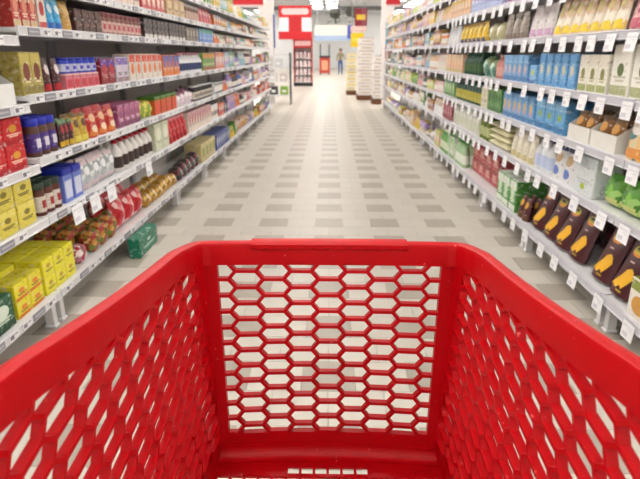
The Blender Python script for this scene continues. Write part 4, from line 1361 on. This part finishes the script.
def board(name, x0, x1, y, z0, z1, c, label, trim=None):
    o = MB().box(x0, x1, y, y + 0.03, z0, z1, mat(c, 0.5)).obj(name)
    MB().box(x0 + 0.06, x1 - 0.06, y - 0.004, y - 0.0001, z0 + (z1 - z0) * 0.35, z0 + (z1 - z0) * 0.65, mat(trim or c, 0.5)).obj('printed_band', o)
    for xx in (x0 + 0.05, x1 - 0.05):
        MB().box(xx - 0.006, xx + 0.006, y + 0.01, y + 0.02, z1, CEIL, mat('#9a9a9e', 0.4)).obj('hanger', o)
    return tag(o, label, 'sign')
board('hanging_sign', 0.74, 1.2, 20.9, 1.62, 2.1, '#e3c414', 'yellow hanging board above the carton stacks', '#ead24a')
board('hanging_sign', 0.74, 1.3, 21.3, 2.16, 2.34, '#e3b8b4', 'narrow pink hanging board above the yellow board', '#efd0cc')
board('hanging_sign', 0.9, 1.35, 21.6, 2.36, 2.95, '#8a2436', 'maroon hanging board with yellow band', '#d9b82c')

# far wall: pale fascia with a blue strip, dark pendants, checkout stand, shopper
fa = MB().box(-1.2, 2.0, 46.0, 46.2, 2.6, 3.5, mat('#efece2', 0.5)).obj('fascia_board')
MB().box(-1.2, 2.0, 45.98, 45.999, 2.35, 2.75, mat('#a9bfe0', 0.5)).obj('blue_strip', fa)
MB().box(1.35, 1.7, 45.96, 45.979, 2.5, 3.5, mat('#4a5ec0', 0.5)).obj('blue_flag', fa)
for xx in (-1.0, 1.8):
    MB().box(xx - 0.03, xx + 0.03, 46.05, 46.11, 3.5, CEIL, mat('#c9c9cc', 0.5)).obj('hanger', fa)
tag(fa, 'long pale fascia board with a light blue strip at the far end', 'sign')
def pendant(x, y, z, label):
    m = MB()
    random.seed(int(x * 100))
    m.lathe([(0.05, 0.55), (0.28, 0.5), (0.36, 0.3), (0.22, 0.05), (0.08, 0)], mat('#4a4c46', 0.7), 14)
    o = m.obj('hanging_planter', smooth=True)
    o.location = (x, y, z)
    lf = MB()
    for k in range(26):
        a, r_, zz = random.uniform(0, 6.28), random.uniform(0.1, 0.55), random.uniform(-0.25, 0.55)
        c = Vector((r_ * math.cos(a), r_ * math.sin(a), zz))
        t = Vector((math.cos(a), math.sin(a), random.uniform(-1, 0.4))).normalized() * 0.22
        s_ = Vector((-math.sin(a), math.cos(a), 0)) * 0.07
        lf.add([c - t * 0.5, c + s_, c + t, c - s_, c + Vector((0, 0, 0.02))], [(0, 1, 4), (1, 2, 4), (2, 3, 4), (3, 0, 4), (0, 3, 2, 1)], mat('#46503e', 0.7))
    lf.obj('foliage', o)
    MB().box(-0.01, 0.01, -0.01, 0.01, 0.5, CEIL - z - 0.29, mat('#5a5a5a', 0.5)).obj('cord', o)
    tag(o, label, 'planter')
pendant(0.28, 35.0, 3.35, 'dark hanging fixture over the walkway, clear of the hanging boards')
pendant(1.15, 32.6, 3.3, 'dark hanging fixture beside the maroon hanging board')

st = link('checkout_stand', None, None, (-0.36, 40.0, 0))
tag(st, 'red and orange stand with two dark posts at the far end', 'stand')
MB().cbox(-0.36, 0.36, -0.25, 0.25, 0.1, 1.12, mat('#c23a30', 0.5), 0.02).obj('body', st)
MB().box(-0.22, 0.22, -0.262, -0.2501, 0.3, 0.95, mat('#e8a884', 0.5)).obj('front_panel', st)
MB().box(-0.38, 0.38, -0.27, 0.27, 1.121, 1.25, mat('#2c2f33', 0.5)).obj('counter_top', st)
for sx in (-1, 1):
    MB().box(sx * 0.3 - 0.04, sx * 0.3 + 0.04, -0.04, 0.04, 1.2501, 2.0, mat('#3a3f48', 0.5)).obj('post', st)
    MB().box(sx * 0.3 - 0.05, sx * 0.3 + 0.05, -0.2, 0.2, 0.0045, 0.0999, mat('#2c2c2e', 0.5)).obj('foot', st)

def person(x, y, h, label):
    k = h / 1.75
    J = {'pelvis': (0, 0, 0.95, .13, .10), 'waist': (0, 0, 1.10, .125, .09), 'chest': (0, 0, 1.32, .15, .11), 'neck': (0, 0, 1.47, .055, .055),
         'chin': (0, -0.01, 1.55, .065, .075), 'head': (0, -0.01, 1.64, .08, .095), 'crown': (0, 0.0, 1.71, .06, .07),
         'shl': (-0.17, 0, 1.40, .06, .06), 'ell': (-0.25, 0.02, 1.14, .045, .045), 'wrl': (-0.23, -0.14, 0.94, .03, .03), 'hal': (-0.22, -0.20, 0.90, .035, .025),
         'shr': (0.17, 0, 1.40, .06, .06), 'elr': (0.26, 0.03, 1.14, .045, .045), 'wrr': (0.24, -0.16, 1.0, .03, .03), 'har': (0.23, -0.22, 0.98, .035, .025),
         'hpl': (-0.09, 0, 0.86, .085, .085), 'knl': (-0.10, -0.05, 0.48, .06, .06), 'anl': (-0.10, 0.02, 0.10, .04, .04), 'tol': (-0.11, -0.13, 0.045, .035, .03),
         'hpr': (0.09, 0, 0.86, .085, .085), 'knr': (0.10, 0.02, 0.48, .06, .06), 'anr': (0.10, 0.12, 0.10, .04, .04), 'tor': (0.11, -0.03, 0.045, .035, .03)}
    E = [('pelvis', 'waist'), ('waist', 'chest'), ('chest', 'neck'), ('neck', 'chin'), ('chin', 'head'), ('head', 'crown'), ('chest', 'shl'), ('shl', 'ell'), ('ell', 'wrl'), ('wrl', 'hal'),
         ('chest', 'shr'), ('shr', 'elr'), ('elr', 'wrr'), ('wrr', 'har'), ('pelvis', 'hpl'), ('hpl', 'knl'), ('knl', 'anl'), ('anl', 'tol'), ('pelvis', 'hpr'), ('hpr', 'knr'), ('knr', 'anr'), ('anr', 'tor')]
    ks = list(J)
    me = bpy.data.meshes.new('person')
    me.from_pydata([Vector(J[a][:3]) * k for a in ks], [(ks.index(a), ks.index(b)) for a, b in E], [])
    tmp = bpy.data.objects.new('tmp', me)
    COL.objects.link(tmp)
    sm = tmp.modifiers.new('skin', 'SKIN')
    for i, a in enumerate(ks):
        me.skin_vertices[0].data[i].radius = (J[a][3] * k, J[a][4] * k)
    me.skin_vertices[0].data[0].use_root = True
    tmp.modifiers.new('sub', 'SUBSURF').levels = 2
    dg = bpy.context.evaluated_depsgraph_get()
    dg.update()
    body = bpy.data.meshes.new_from_object(tmp.evaluated_get(dg))
    bpy.data.objects.remove(tmp)
    body.materials.clear()
    for c in ('#3d5a8c', '#8f8468', '#c79a7f', '#2b2523', '#33302f'):
        body.materials.append(mat(c, 0.7))
    for p_ in body.polygons:
        c = p_.center / k
        p_.use_smooth = True
        if c.z < 0.1:
            p_.material_index = 4
        elif c.z < 0.98 and abs(c.x) < 0.19:
            p_.material_index = 0
        elif c.z < 1.47 and not (abs(c.x) > 0.19 and c.z < 1.0):
            p_.material_index = 1
        else:
            p_.material_index = 2
    zmin = min(v.co.z for v in body.vertices)
    o = link('person', body, None, (x, y, 0.002 - zmin))
    tag(o, label, 'person')
    hr = MB()
    hr.lathe([(0.06 * k, 1.50 * k), (0.098 * k, 1.56 * k), (0.112 * k, 1.66 * k), (0.09 * k, 1.735 * k), (0.03 * k, 1.765 * k)], mat('#3a2f28', 0.7), 14, 0, 0.025 * k)
    hr.obj('hair', o, True)
    fc = MB()
    for sx in (-1, 1):
        fc.box(sx * 0.03 * k - 0.009, sx * 0.03 * k + 0.009, -0.115 * k, -0.09 * k, 1.635 * k, 1.645 * k, mat('#2b2523', 0.6))
    fc.box(-0.01 * k, 0.01 * k, -0.125 * k, -0.09 * k, 1.59 * k, 1.625 * k, mat('#c08f75', 0.6))
    fc.box(-0.022 * k, 0.022 * k, -0.108 * k, -0.085 * k, 1.558 * k, 1.566 * k, mat('#9a5a50', 0.6))
    fc.obj('face', o)
    return o
person(0.72, 39.5, 1.75, 'shopper in khaki top and blue trousers walking at the far end')
